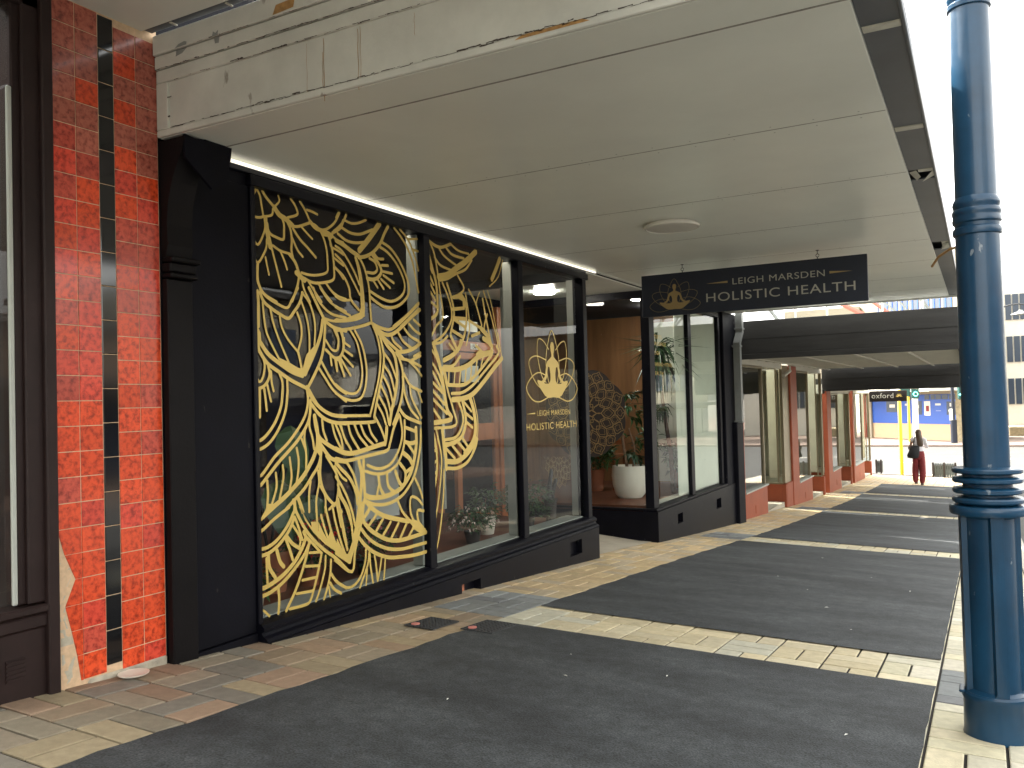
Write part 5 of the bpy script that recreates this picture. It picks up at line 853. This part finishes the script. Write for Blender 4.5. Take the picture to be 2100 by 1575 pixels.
# slatted planters
def planter(x0, x1, y0, label, nsl):
    c = thing('slatted_planter', (x0, y0, zg(x0, y0)), label, 'planter', 'dark slatted street planters'); z = -2.88
    mb = MB(); d = .35
    for k in range(nsl):
        a = x0+(x1-x0)*k/nsl; b = x0+(x1-x0)*(k+1)/nsl-.015; mb.box(a, b, y0, y0+.02, z+.05, z+.47, bev=.004); mb.box(a, b, y0+d, y0+d+.02, z+.05, z+.47, bev=.004)
    mb.box(x0, x0+.02, y0+.02, y0+d, z+.05, z+.47); mb.box(x1-.02, x1, y0+.02, y0+d, z+.05, z+.47); mb.build('slats', M['slat'], c)
    xs_ = [x0, x1-.06]+([(x0+x1)/2-.03] if x1-x0 > .5 else [])
    for x in xs_: boxes('leg', M['dark'], c, (x, x+.06, y0-.03, y0, z, z+.53), bev=.006)
    boxes('soil', M['soil'], c, (x0+.02, x1-.02, y0+.02, y0+d, z+.3, z+.42))
planter(-1.53, -.80, 32.0, 'wide dark slatted planter box right of the walking woman', 10)
planter(-3.42, -3.20, 33.2, 'narrow dark slatted planter box beside the farthest red shop', 4)

# blue shop across the crossing
A_ = Vector((-1.28, 56.8, 0)); B_ = Vector((-6.6, 62.1, 0)); du = (B_-A_).normalized(); nn = Vector((du.y, -du.x, 0)); nn = nn if nn.y < 0 else -nn; LW = (B_-A_).length
BM = Matrix(((du.x, nn.x, 0, A_.x), (du.y, nn.y, 0, A_.y), (0, 0, 1, 0), (0, 0, 0, 1)))
BL = thing('blue_shop', A_, 'bright blue shopfront over a peach wall across the crossing', 'shop')
def bb(name, m, *bs, bev=0.):
    for b in bs: mb = MB(); mb.box(*b, mtx=BM); r = mb.build(name, m, BL)
    return r
bb('lower_wall', M['speach'], (-.3, LW+2.5, -.3, 0, -3.0, -1.92))
bb('shopfront', M['sblue'], (0, LW+.2, -.3, .02, -1.915, -.1))
bb('window', M['winblue'], *[(a, b, .022, .03, c, d) for a, b, c, d in ((.05, .75, -1.35, -.55), (2.75, 3.35, -1.35, -.5), (4.9, 5.9, -1.2, -.5), (.05, .55, -.42, -.13), (.62, 1.1, -.42, -.13), (1.16, 1.6, -.42, -.13), (1.66, 2.0, -.42, -.13), (2.1, 2.5, -.42, -.13), (3.4, 4.0, -.42, -.13), (4.6, 5.6, -.42, -.13))])
bb('poster', M['white'], (2.05, 2.55, .022, .034, -1.4, -.52), (.35, .5, .031, .036, -.85, -.65), (.2, .6, .031, .036, -1.15, -1.05), (3.0, 3.2, .031, .036, -.95, -.75), (5.1, 5.6, .031, .036, -.9, -.7))
bb('poster_picture', M['trous'], (2.15, 2.4, .035, .04, -1.15, -.8)); bb('logo', M['paper'], (1.2, 1.65, .024, .032, -.78, -.66), (3.8, 4.2, .024, .032, -.78, -.66), (1.2, 1.6, .024, .03, -1.12, -1.10))
bb('verandah', M['white'], (-.3, LW+1, .0, 2.2, .1, .55)); bb('upper_wall', M['opp2'], (-.3, LW+2.5, -1.2, -.02, -.1, 8.5))
bb('upper_window', M['winblue'], *[(k*.9+.1, k*.9+.75, -.018, .0, 4.2, 7.2) for k in range(7)]); bb('upper_mullion', M['sblue'], *[(k*.45+.05, k*.45+.13, .002, .02, 4.1, 7.3) for k in range(15)], )
bb('end_pier', M['stone'], (-.75, -.02, -.2, .10, -3.0, .0)); bb('pier', M['opp2'], (LW-.25, LW+.15, .03, .15, -3.0, .1))
RD = thing('red_trimmed_shop', (-7.2, 62, -2.9), 'narrow shop with bright red post and dark window left of the blue shop', 'shop')
boxes('red_post', M['redwall'], RD, (-7.05, -6.85, 62, 62.3, -2.95, 0), bev=.02); boxes('window', M['winblue'], RD, (-6.8, -6.55, 62.2, 62.3, -2.6, .0)); boxes('wall', M['opp2'], RD, (-12, -7.06, 62.1, 66, -3, 6)); boxes('poster', M['sblue'], RD, (-6.78, -6.6, 62.15, 62.19, -2.6, -2.1))
TW = thing('stone_tower', (1.2, 60, -3), 'tall narrow beige stone pier rising right of the navy column', 'building')
boxes('wall', M['stone'], TW, (.55, 1.38, 59, 61.5, -3.0, 7.55), bev=.03); boxes('coping', M['opp2'], TW, (.50, 1.43, 58.95, 61.55, 7.56, 7.8), bev=.03)
WB = thing('white_building', (5, 66, -3), 'white building with banks of dark windows at the far right edge', 'building')
boxes('wall', M['white'], WB, (1.5, 9, 65.5, 78, -3, 7.2))
for z_ in (-.8, 2.0, 4.8): each('window', M['winblue'], WB, *[(1.62+k*.42, 1.96+k*.42, 65.42, 65.52, z_-.1, z_+1.6) for k in range(9)])
boxes('ramp_wall', M['stone'], WB, (1.5, 3.5, 63, 65.4, -3, -2.3), bev=.05)
# distant lamp hidden by the column but for its arm
SLm = thing('street_lamp', (.22, 20, -2.5), 'street lamp shade on a curved arm poking out right of the navy column', 'street lamp')
zz = zg(.2, 20); mb = MB(); mb.lathe([(0, zz-.05), (.07, zz-.05), (.06, zz+1), (.035, 1.9), (0, 1.95)], (.22, 20, 0), 12); mb.build('pole', M['iron'], SLm)
mb = MB(); mb.tube([(.22, 20, 1.62), (.40, 20, 1.69), (.58, 20, 1.74), (.74, 20, 1.75), (.86, 20, 1.72)], .018, 6); mb.tube([(.76, 20, 1.74), (.76, 20, 1.60)], .014, 6); mb.build('arm', M['iron'], SLm)
mb = MB(); mb.lathe([(.03, 1.63), (.05, 1.60), (.17, 1.55), (.18, 1.53), (.0, 1.535)], (.76, 20, 0), 20); mb.build('lamp_shade', M['pipe'], SLm)
# arm from the column towards the canopy
mb = MB(); mb.tube([(-.05, 3.95, .60), (-.09, 4.0, .60), (-.14, 4.1, .585), (-.17, 4.2, .56)], .0055, 6); o = mb.build('cable', M['rust']); tag(o, 'short rusty cable looped between the navy column and the canopy edge', 'cable')

# ================================================================ opposite side of the street (seen in the reflections)
random.seed(5)
def opp(y0, y1, h, m, label):
    z = zg(.4, (y0+y1)/2)-.3; c = thing('opposite_shop', (14.2, (y0+y1)/2, z), label, 'building', 'shops across the road')
    boxes('wall', m, c, (14.3, 22, y0, y1, z-.6, z+h)); boxes('roof', M['roofdark'], c, (14.0, 22.2, y0, y1, z+h, z+h+.2))
    boxes('awning', M['dgrey'], c, (12.0, 14.29, y0+.1, y1-.1, z+2.9, z+3.15)); n = max(2, int((y1-y0)/2))
    for k in range(n):
        a = y0+.3+(y1-y0-.4)*k/n; b = a+(y1-y0-.4)/n-.3
        boxes('window', M['winblue'], c, (14.2, 14.31, a, b, z+.5, z+2.6))
        if h > 5: boxes('window', M['winblue'], c, (14.2, 14.31, a+.2, b-.2, z+4.1, z+5.6))
opp(-14, -2, 7.0, M['opp2'], 'cream two storey shop across the road behind the camera'); opp(-2, 7, 4.3, M['opp1'], 'brown low shop straight across the road'); opp(7, 17, 4.6, M['opp1'], 'brown shop across the road level with the black shop')
opp(17, 25, 6.6, M['opp2'], 'cream two storey shop across the road level with the red shopfronts'); opp(25, 32, 5.0, M['white'], 'white shop across the road near the crossing'); opp(54, 74, 8.0, M['opp2'], 'cream building across the road beyond the crossing')
mb = MB()
for k in range(30): z = zg(.4, 10)-.3+3.3+k*.045
bs = thing('opposite_lamp', (11.6, 9.5, -2.2), 'lamp post with curved arm across the road', 'street lamp'); mb = MB(); mb.lathe([(0, -2.4), (.1, -2.4), (.07, 4.2), (0, 4.25)], (11.6, 9.5, 0), 12); mb.build('pole', M['iron'], bs); mb = MB(); mb.tube([(11.6, 9.5, 3.7), (11.0, 9.5, 4.2), (10.3, 9.5, 4.1)], .04, 6); mb.build('arm', M['iron'], bs); mb = MB(); mb.lathe([(.05, 4.05), (.3, 3.85), (0, 3.86)], (10.3, 9.5, 0), 16); mb.build('lamp_shade', M['iron'], bs)
# ================================================================ plants and things in the window
def leafpts(p, d, up, L_, W_, fold=.25, droop=.25):
    d = d.normalized(); s_ = d.cross(up).normalized(); u = s_.cross(d)
    m1 = p+d*L_*.45-u*0; tip = p+d*L_-u*L_*droop
    return [p, m1+s_*W_/2+u*W_*fold, tip, m1-s_*W_/2+u*W_*fold, m1]
def add_leaf(mb, p, d, L_, W_, droop=.25, up=Vector((0, 0, 1))):
    a, b, c, e, m_ = leafpts(p, d, up, L_, W_, droop=droop)
    mb.mesh([a, b, c, e, m_], [(0, 4, 1), (4, 2, 1), (0, 3, 4), (4, 3, 2)], False)
GC = [(.020, .070, .018, 1), (.030, .095, .022, 1), (.014, .048, .016, 1), (.045, .12, .03, 1)]
def bushy(name, x, y, z, r, h, n, label, flowers=None, nf=0, ls=.05, pot=('pott', .07, .10), grp='potted plants in the shop window'):
    c = thing(name, (x, y, z), label, 'potted plant', grp); pm, pr, ph = pot
    if ph:
        mb = MB(); mb.lathe([(0, 0), (pr*.75, 0), (pr, ph*.95), (pr*1.06, ph), (pr*.95, ph), (pr*.9, ph*.85), (0, ph*.85)], (x, y, z), 24); mb.build('pot', M[pm], c)
    mb = MB(); cz = z+ph+h*.4
    for k in range(7):
        a = random.uniform(0, 6.28); mb.tube([(x, y, z+ph*.8), (x+math.cos(a)*r*.3, y+math.sin(a)*r*.3, cz), (x+math.cos(a)*r*.7, y+math.sin(a)*r*.7, cz+h*random.uniform(0, .4))], .004, 5)
    mb.build('stem', M['trunk'], c); mb = MB()
    for k in range(n):
        u = random.random()**.4; a = random.uniform(0, 6.28); t = random.uniform(-.9, 1); q = math.sqrt(max(0, 1-t*t*.8))
        p = Vector((x+math.cos(a)*q*r*u, y+math.sin(a)*q*r*u, cz+t*h*.5*u)); d = Vector((math.cos(a), math.sin(a), random.uniform(-.5, .7)))
        mb.cur = random.choice(GC); s_ = ls*random.uniform(.6, 1.25); add_leaf(mb, p, d, s_, s_*.5)
    mb.build('foliage', M['leafd'], c)
    if flowers:
        mb = MB()
        for k in range(nf):
            a = random.uniform(0, 6.28); t = random.uniform(-.5, 1); q = math.sqrt(max(0, 1-t*t)); p = Vector((x+math.cos(a)*q*r*1.02, y+math.sin(a)*q*r*1.02, cz+t*h*.52)); d = Vector((math.cos(a), math.sin(a), -.3))
            for j in range(3): add_leaf(mb, p, d+Vector((random.uniform(-.8, .8), random.uniform(-.8, .8), random.uniform(-.8, .4))), .028, .014)
        mb.build('flower', M[flowers], c)
    return c
ZD = -1.134
bushy('flowering_plant', -3.70, 5.98, ZD, .20, .22, 420, 'bushy potted cactus with pale pink blossoms in the middle window', 'petalw', 45)
bushy('flowering_plant', -3.72, 4.62, ZD, .20, .28, 420, 'leafy potted plant with pale tips at the lower right of the first window', 'petalp', 26)
bushy('flowering_plant', -3.85, 4.20, ZD, .18, .34, 350, 'potted plant with red blooms behind the gold drawing', 'petalr', 60, pot=('terra', .08, .12))
bushy('flowering_plant', -3.95, 4.85, ZD, .16, .30, 300, 'potted plant with red blooms near the pale panel', 'petalr', 50, pot=('terra', .08, .14))
bushy('leafy_plant', -3.70, 6.95, ZD, .24, .36, 700, 'dense green trailing plant at the left of the third window', None, 0, .05)
bushy('leafy_plant', -3.85, 6.45, ZD, .15, .30, 300, 'dark green plant in a pale rimmed pot behind the window post', None, 0, .06, pot=('potw', .09, .16))
bushy('leafy_plant', -3.62, 3.50, ZD, .10, .20, 140, 'small plant in the bottom left corner of the first window', None, 0, .06, pot=('potw', .055, .09))
# big leaved plant
BP = thing('big_leaf_plant', (-3.95, 3.95, ZD), 'large leaved green plant standing behind the left of the gold drawing', 'potted plant', 'potted plants in the shop window')
mb = MB(); mb.lathe([(0, 0), (.10, 0), (.14, .24), (.15, .26), (.12, .24), (0, .22)], (-3.95, 3.95, ZD), 24); mb.build('pot', M['terra'], BP); mb = MB(); ms = MB()
for k, (dx, dy, dz, L_) in enumerate(((.05, -.25, .62, .34), (.1, .1, .75, .40), (-.1, .3, .55, .36), (.15, -.05, .42, .42), (.12, .25, .30, .36), (0, -.3, .25, .30), (-.2, 0, .8, .34))):
    top = Vector((-3.95+dx, 3.95+dy, ZD+.25+dz)); ms.tube([(-3.95, 3.95, ZD+.2), ((-3.95+top.x)/2, (3.95+top.y)/2, ZD+.2+dz*.7), top], .007, 6)
    d = Vector((dx+.1, dy, -.75)).normalized(); s_ = d.cross(Vector((1, 0, .3))).normalized(); u = s_.cross(d)
    prof = [(0, .02), (.08, .30), (.25, .46), (.45, .44), (.7, .28), (.9, .10), (1, 0)]; mb.cur = random.choice(GC[:2]); rows = []
    for t, w_ in prof: b_ = top+d*L_*(t-.08); rows.append([b_+s_*L_*w_*.8-u*.02, b_+u*.02, b_-s_*L_*w_*.8-u*.02])
    for i in range(len(rows)-1):
        for j in (0, 1): mb.face([rows[i][j], rows[i][j+1], rows[i+1][j+1], rows[i+1][j]], True)
ms.build('stem', M['leaf'], BP); mb.build('foliage', M['leafd'], BP)
# cactus
CC = thing('cactus_pot', (-3.66, 7.35, ZD), 'finger cactus in a dark pot in the right corner of the third window', 'potted plant', 'potted plants in the shop window')
mb = MB(); mb.lathe([(0, 0), (.045, 0), (.062, .19), (.07, .195), (.07, .215), (.058, .215), (0, .2)], (-3.66, 7.35, ZD), 24); mb.build('pot', M['pott'], CC)
mb = MB()
for dx, dy, h_, tl_ in ((0, -.015, .30, .05), (.01, .03, .20, .08), (-.02, .01, .14, -.03)): mb.tube([(-3.66+dx, 7.35+dy, ZD+.2), (-3.66+dx, 7.35+dy+tl_*.2, ZD+.2+h_*.5), (-3.66+dx, 7.35+dy+tl_, ZD+.2+h_*.9), (-3.66+dx, 7.35+dy+tl_*1.1, ZD+.2+h_)], [.02, .022, .018, .004], 10)
mb.build('stem', M['leaf'], CC)
mb = MB(); mb.box(-3.83, -3.815, 4.64, 5.14, -.80, -.31); o = mb.build('display_board', M['paper']); tag(o, 'plain pale rectangular sheet standing behind the lower gold drawing', 'board')
pf = thing('picture_frame', (-3.62, 4.22, ZD), 'small tilted wooden frame leaning among the red flowers', 'frame')
fm = Matrix.Translation((-3.60, 4.02, -.86)) @ Matrix.Rotation(.35, 4, 'X')
mb = MB()
for b in ((0, .012, 0, .13, 0, .014), (0, .012, 0, .13, .17, .184), (0, .012, 0, .014, .014, .17), (0, .012, .116, .13, .014, .17)): mb.box(*b, mtx=fm)
mb.build('frame', M['ply'], pf)
# potted tree in the second bay
WP = thing('potted_tree', (-4.0, 10.35, -1.243), 'large white rounded pot holding a leafy tree in the second window', 'potted plant')
mb = MB(); mb.lathe([(0, 0), (.15, 0), (.19, .05), (.222, .16), (.235, .28), (.228, .38), (.222, .41), (.205, .41), (.205, .36), (0, .35)], (-4.0, 10.35, -1.243), 40); mb.build('pot', M['potw'], WP)
mb = MB(); mb.tube([(-4.03, 10.35, -.9), (-4.08, 10.33, -.5), (-4.05, 10.35, -.1)], [.022, .018, .014], 8); mb.tube([(-3.96, 10.36, -.9), (-3.92, 10.33, -.6), (-3.98, 10.3, -.35)], [.015, .013, .01], 8); mb.build('trunk', M['trunk'], WP)
mb = MB(); random.seed(21)
for k in range(46):
    a = random.uniform(0, 6.28); zz_ = random.uniform(-.75, .10); d = Vector((math.cos(a), math.sin(a), random.uniform(-.3, .3))); p = Vector((-4.03, 10.35, zz_))+d*random.uniform(.05, .22); mb.cur = random.choice(GC)
    for j in range(7): add_leaf(mb, p+d*.04*j, d+Vector((random.uniform(-1, 1), random.uniform(-1, 1), random.uniform(-.6, .3))), .17, .05)
mb.build('foliage', M['leafd'], WP)
# palm by the street pane
PT = thing('palm_plant', (-3.66, 10.9, -1.243), 'tall palm with spiky fronds and a bare stem behind the pane listing yoga', 'potted plant')
mb = MB(); tr = [(-3.62, 10.95, -1.24), (-3.64, 10.93, -.7), (-3.68, 10.85, -.2), (-3.70, 10.78, .25), (-3.72, 10.72, .55)]; mb.tube(tr, [.032, .028, .024, .022, .02], 10); mb.build('trunk', M['trunk'], PT)
mb = MB()
for cz, n, L_ in ((.55, 90, .62), (.72, 40, .5), (-.08, 26, .26)):
    for k in range(n):
        a = random.uniform(0, 6.28); e = random.uniform(-.9, .9) if cz > 0 else random.uniform(-1, .2); d = Vector((math.cos(a)*.6, math.sin(a), e)); mb.cur = random.choice(GC[:3]); bx = Vector((-3.72, 10.74, cz)) if cz > 0 else Vector((-3.70, 10.80, cz)); add_leaf(mb, bx, d, L_*random.uniform(.7, 1.1), .036, .5)
mb.build('foliage', M['leafd'], PT)
bushy('leafy_plant', -4.75, 11.0, -1.243, .22, .5, 260, 'fern like plant behind the bronze mandala in the second window', None, 0, .12, pot=('terra', .12, .3))
bushy('leafy_plant', -3.75, 11.7, -1.243, .2, .5, 160, 'broad leaved plant half hidden behind the white pot', None, 0, .16, pot=('terra', .12, .25))
ch = thing('wooden_chair', (-4.75, 11.3, -1.243), 'orange wooden slatted chair behind the white pot', 'chair')
for x in (-4.95, -4.55):
    boxes('leg', M['wood'], ch, (x, x+.035, 11.1, 11.135, -1.243, -.78), bev=.005); boxes('leg', M['wood'], ch, (x, x+.035, 11.5, 11.535, -1.243, -.30), bev=.005)
boxes('seat', M['wood'], ch, (-4.96, -4.50, 11.08, 11.54, -.78, -.75), bev=.006); boxes('backrest', M['wood'], ch, (-4.91, -4.555, 11.505, 11.53, -.62, -.56), (-4.91, -4.555, 11.505, 11.53, -.50, -.44), (-4.91, -4.555, 11.505, 11.53, -.38, -.32), bev=.004)

# ================================================================ the walking woman
WX, WY = -1.655, 27.5; wz = zg(WX, WY)+.006
PE = thing('person', (WX, WY, wz), 'woman seen from behind in white top and wide maroon trousers with long brown hair', 'person')
def skin_body():
    J = {'pel': (0, 0, .93, .125, .10), 'wst': (0, 0, 1.06, .105, .08), 'chs': (0, .0, 1.24, .125, .09), 'nb': (0, 0, 1.36, .06, .05), 'nk': (0, .01, 1.42, .045, .045), 'hd': (.01, .03, 1.50, .07, .085), 'ht': (.01, .03, 1.575, .06, .07),
         'ls': (-.155, 0, 1.335, .045, .045), 'le': (-.225, .0, 1.08, .036, .036), 'lw': (-.19, .07, .88, .025, .025), 'lh': (-.18, .09, .80, .028, .018),
         'rs': (.155, 0, 1.335, .045, .045), 're': (.215, .10, 1.10, .036, .036), 'rw': (.13, .24, 1.17, .025, .025), 'rh': (.09, .28, 1.20, .026, .018),
         'lk': (-.085, .10, .50, .058, .058), 'll': (-.09, -.02, .09, .036, .036), 'lf': (-.09, .10, .035, .035, .025), 'lp': (-.08, 0, .86, .085, .08),
         'rk': (.075, .03, .48, .058, .058), 'rl': (.065, .0, .08, .036, .036), 'rf': (.065, .15, .03, .035, .025), 'rp': (.08, 0, .86, .085, .08)}
    E_ = [('pel', 'wst'), ('wst', 'chs'), ('chs', 'nb'), ('nb', 'nk'), ('nk', 'hd'), ('hd', 'ht'), ('chs', 'ls'), ('ls', 'le'), ('le', 'lw'), ('lw', 'lh'), ('chs', 'rs'), ('rs', 're'), ('re', 'rw'), ('rw', 'rh'), ('pel', 'lp'), ('lp', 'lk'), ('lk', 'll'), ('ll', 'lf'), ('pel', 'rp'), ('rp', 'rk'), ('rk', 'rl'), ('rl', 'rf')]
    ks = list(J); vs = [(WX+J[k][0], WY+J[k][1], wz+J[k][2]) for k in ks]; es = [(ks.index(a), ks.index(b)) for a, b in E_]; rad = [J[k][3:5] for k in ks]; root = 0
    for hnd, s_, dirv in (('lh', -1, Vector((.02, .01, -.05))), ('rh', 1, Vector((-.03, .03, .03)))):
        hp = Vector((WX, WY, wz))+Vector(J[hnd][:3])
        for f_, ln in enumerate((.8, 1, 1.05, .95)):
            i0 = len(vs); off = Vector(((f_-1.5)*.014, 0, 0)); q1 = hp+off+dirv*.5*ln; q2 = hp+off+dirv*ln+Vector((0, .012, -.003)); vs += [tuple(q1), tuple(q2)]; es += [(ks.index(hnd), i0), (i0, i0+1)]; rad += [(.008, .008), (.006, .006)]
        i0 = len(vs); q1 = hp+Vector((-s_*.03, .015, .0)); vs += [tuple(q1), tuple(q1+dirv*.4)]; es += [(ks.index(hnd), i0), (i0, i0+1)]; rad += [(.009, .009), (.007, .007)]
    me = bpy.data.meshes.new('body'); me.from_pydata(vs, es, []); o = bpy.data.objects.new('body', me); col.objects.link(o)
    md = o.modifiers.new('skin', 'SKIN'); md.use_smooth_shade = True
    for v_, r_ in zip(me.skin_vertices[0].data, rad): v_.radius = r_; v_.use_root = False
    me.skin_vertices[0].data[0].use_root = True
    o.modifiers.new('sub', 'SUBSURF').levels = 1; o.modifiers['sub'].render_levels = 2; me.materials.append(M['skin'])
    dg = bpy.context.evaluated_depsgraph_get(); m2 = bpy.data.meshes.new_from_object(o.evaluated_get(dg)); bpy.data.objects.remove(o)
    o = bpy.data.objects.new('body', m2); col.objects.link(o); o.parent = PE; o.location = (-WX, -WY, -wz); return o
skin_body()
def W(x, y, z, rx, ry): return (WX+x, WY+y, wz+z, rx, ry)
mb = MB(); mb.loft([W(0, 0, .985, .140, .115), W(0, 0, 1.08, .128, .10), W(0, 0, 1.18, .138, .105), W(0, .0, 1.28, .155, .108), W(0, 0, 1.345, .150, .09), W(0, 0, 1.385, .10, .075), W(0, .005, 1.41, .062, .060)], 20)
for s_, el, wr in ((-1, (-.228, .0, 1.08), (-.195, .06, .92)), (1, (.218, .10, 1.10), (.15, .21, 1.15))):
    mb.tube([(WX+s_*.11, WY, wz+1.355), (WX+s_*.165, WY, wz+1.32), (WX+el[0], WY+el[1], wz+el[2]), (WX+wr[0], WY+wr[1], wz+wr[2])], [.058, .060, .050, .043], 12)
mb.build('top', M['shirt'], PE)
mb = MB(); mb.loft([W(0, 0, .74, .150, .12), W(0, 0, .82, .162, .135), W(0, 0, .90, .158, .135), W(0, 0, .985, .138, .116), W(0, 0, 1.02, .130, .106)], 24, wob=.012)
for s_, kx, ky, fx, fy, fz in ((-1, -.095, .06, -.100, -.03, .085), (1, .085, .03, .070, .03, .05)):
    mb.loft([W(fx, fy, fz, .050, .06), W(fx, fy, fz+.06, .072, .085), W(kx*1.05, ky*.6, .28, .088, .105), W(kx, ky, .48, .088, .105), W(s_*.078, 0, .66, .092, .12), W(s_*.072, 0, .80, .088, .115)], 20, wob=.06)
mb.build('trousers', M['trous'], PE)
mb = MB(); mb.loft([W(.06, -.10, 1.12, .06, .018), W(.055, -.10, 1.18, .085, .03), W(.045, -.08, 1.28, .09, .045), W(.03, -.055, 1.38, .082, .06), W(.015, -.02, 1.46, .083, .085), W(.01, .01, 1.53, .086, .098), W(.01, .022, 1.585, .072, .085), W(.01, .03, 1.615, .035, .042)], 20, wob=.02); mb.build('hair', M['hair'], PE)
for s_, fx, fy, fz in ((-1, -.09, -.02, .035), (1, .065, .02, 0)):
    mb = MB(); mb.loft([W(fx, fy+.05, fz, .045, .12), W(fx, fy+.05, fz+.03, .044, .12), W(fx, fy+.02, fz+.07, .036, .07), W(fx, fy, fz+.10, .03, .045)], 16); mb.build('shoe', M['shoe'], PE)
BG = thing('shoulder_bag', (WX-.17, WY-.08, wz+.9), 'large black shoulder bag hanging on the left side of the walking woman', 'bag')
mb = MB(); mb.loft([W(-.13, -.10, .78, .09, .05), W(-.145, -.11, .80, .15, .075), W(-.135, -.12, .88, .165, .085), W(-.10, -.12, 1.0, .14, .075), W(-.08, -.115, 1.10, .12, .055), W(-.075, -.11, 1.15, .10, .02)], 18, wob=.03); mb.build('pouch', M['bag'], BG)
mb = MB(); mb.tube([(WX-.13, WY-.115, wz+1.13), (WX-.10, WY-.11, wz+1.28), (WX-.085, WY-.04, wz+1.40), (WX-.09, WY+.05, wz+1.36), (WX-.12, WY+.02, wz+1.2)], .016, 8); mb.build('strap', M['bag'], BG)
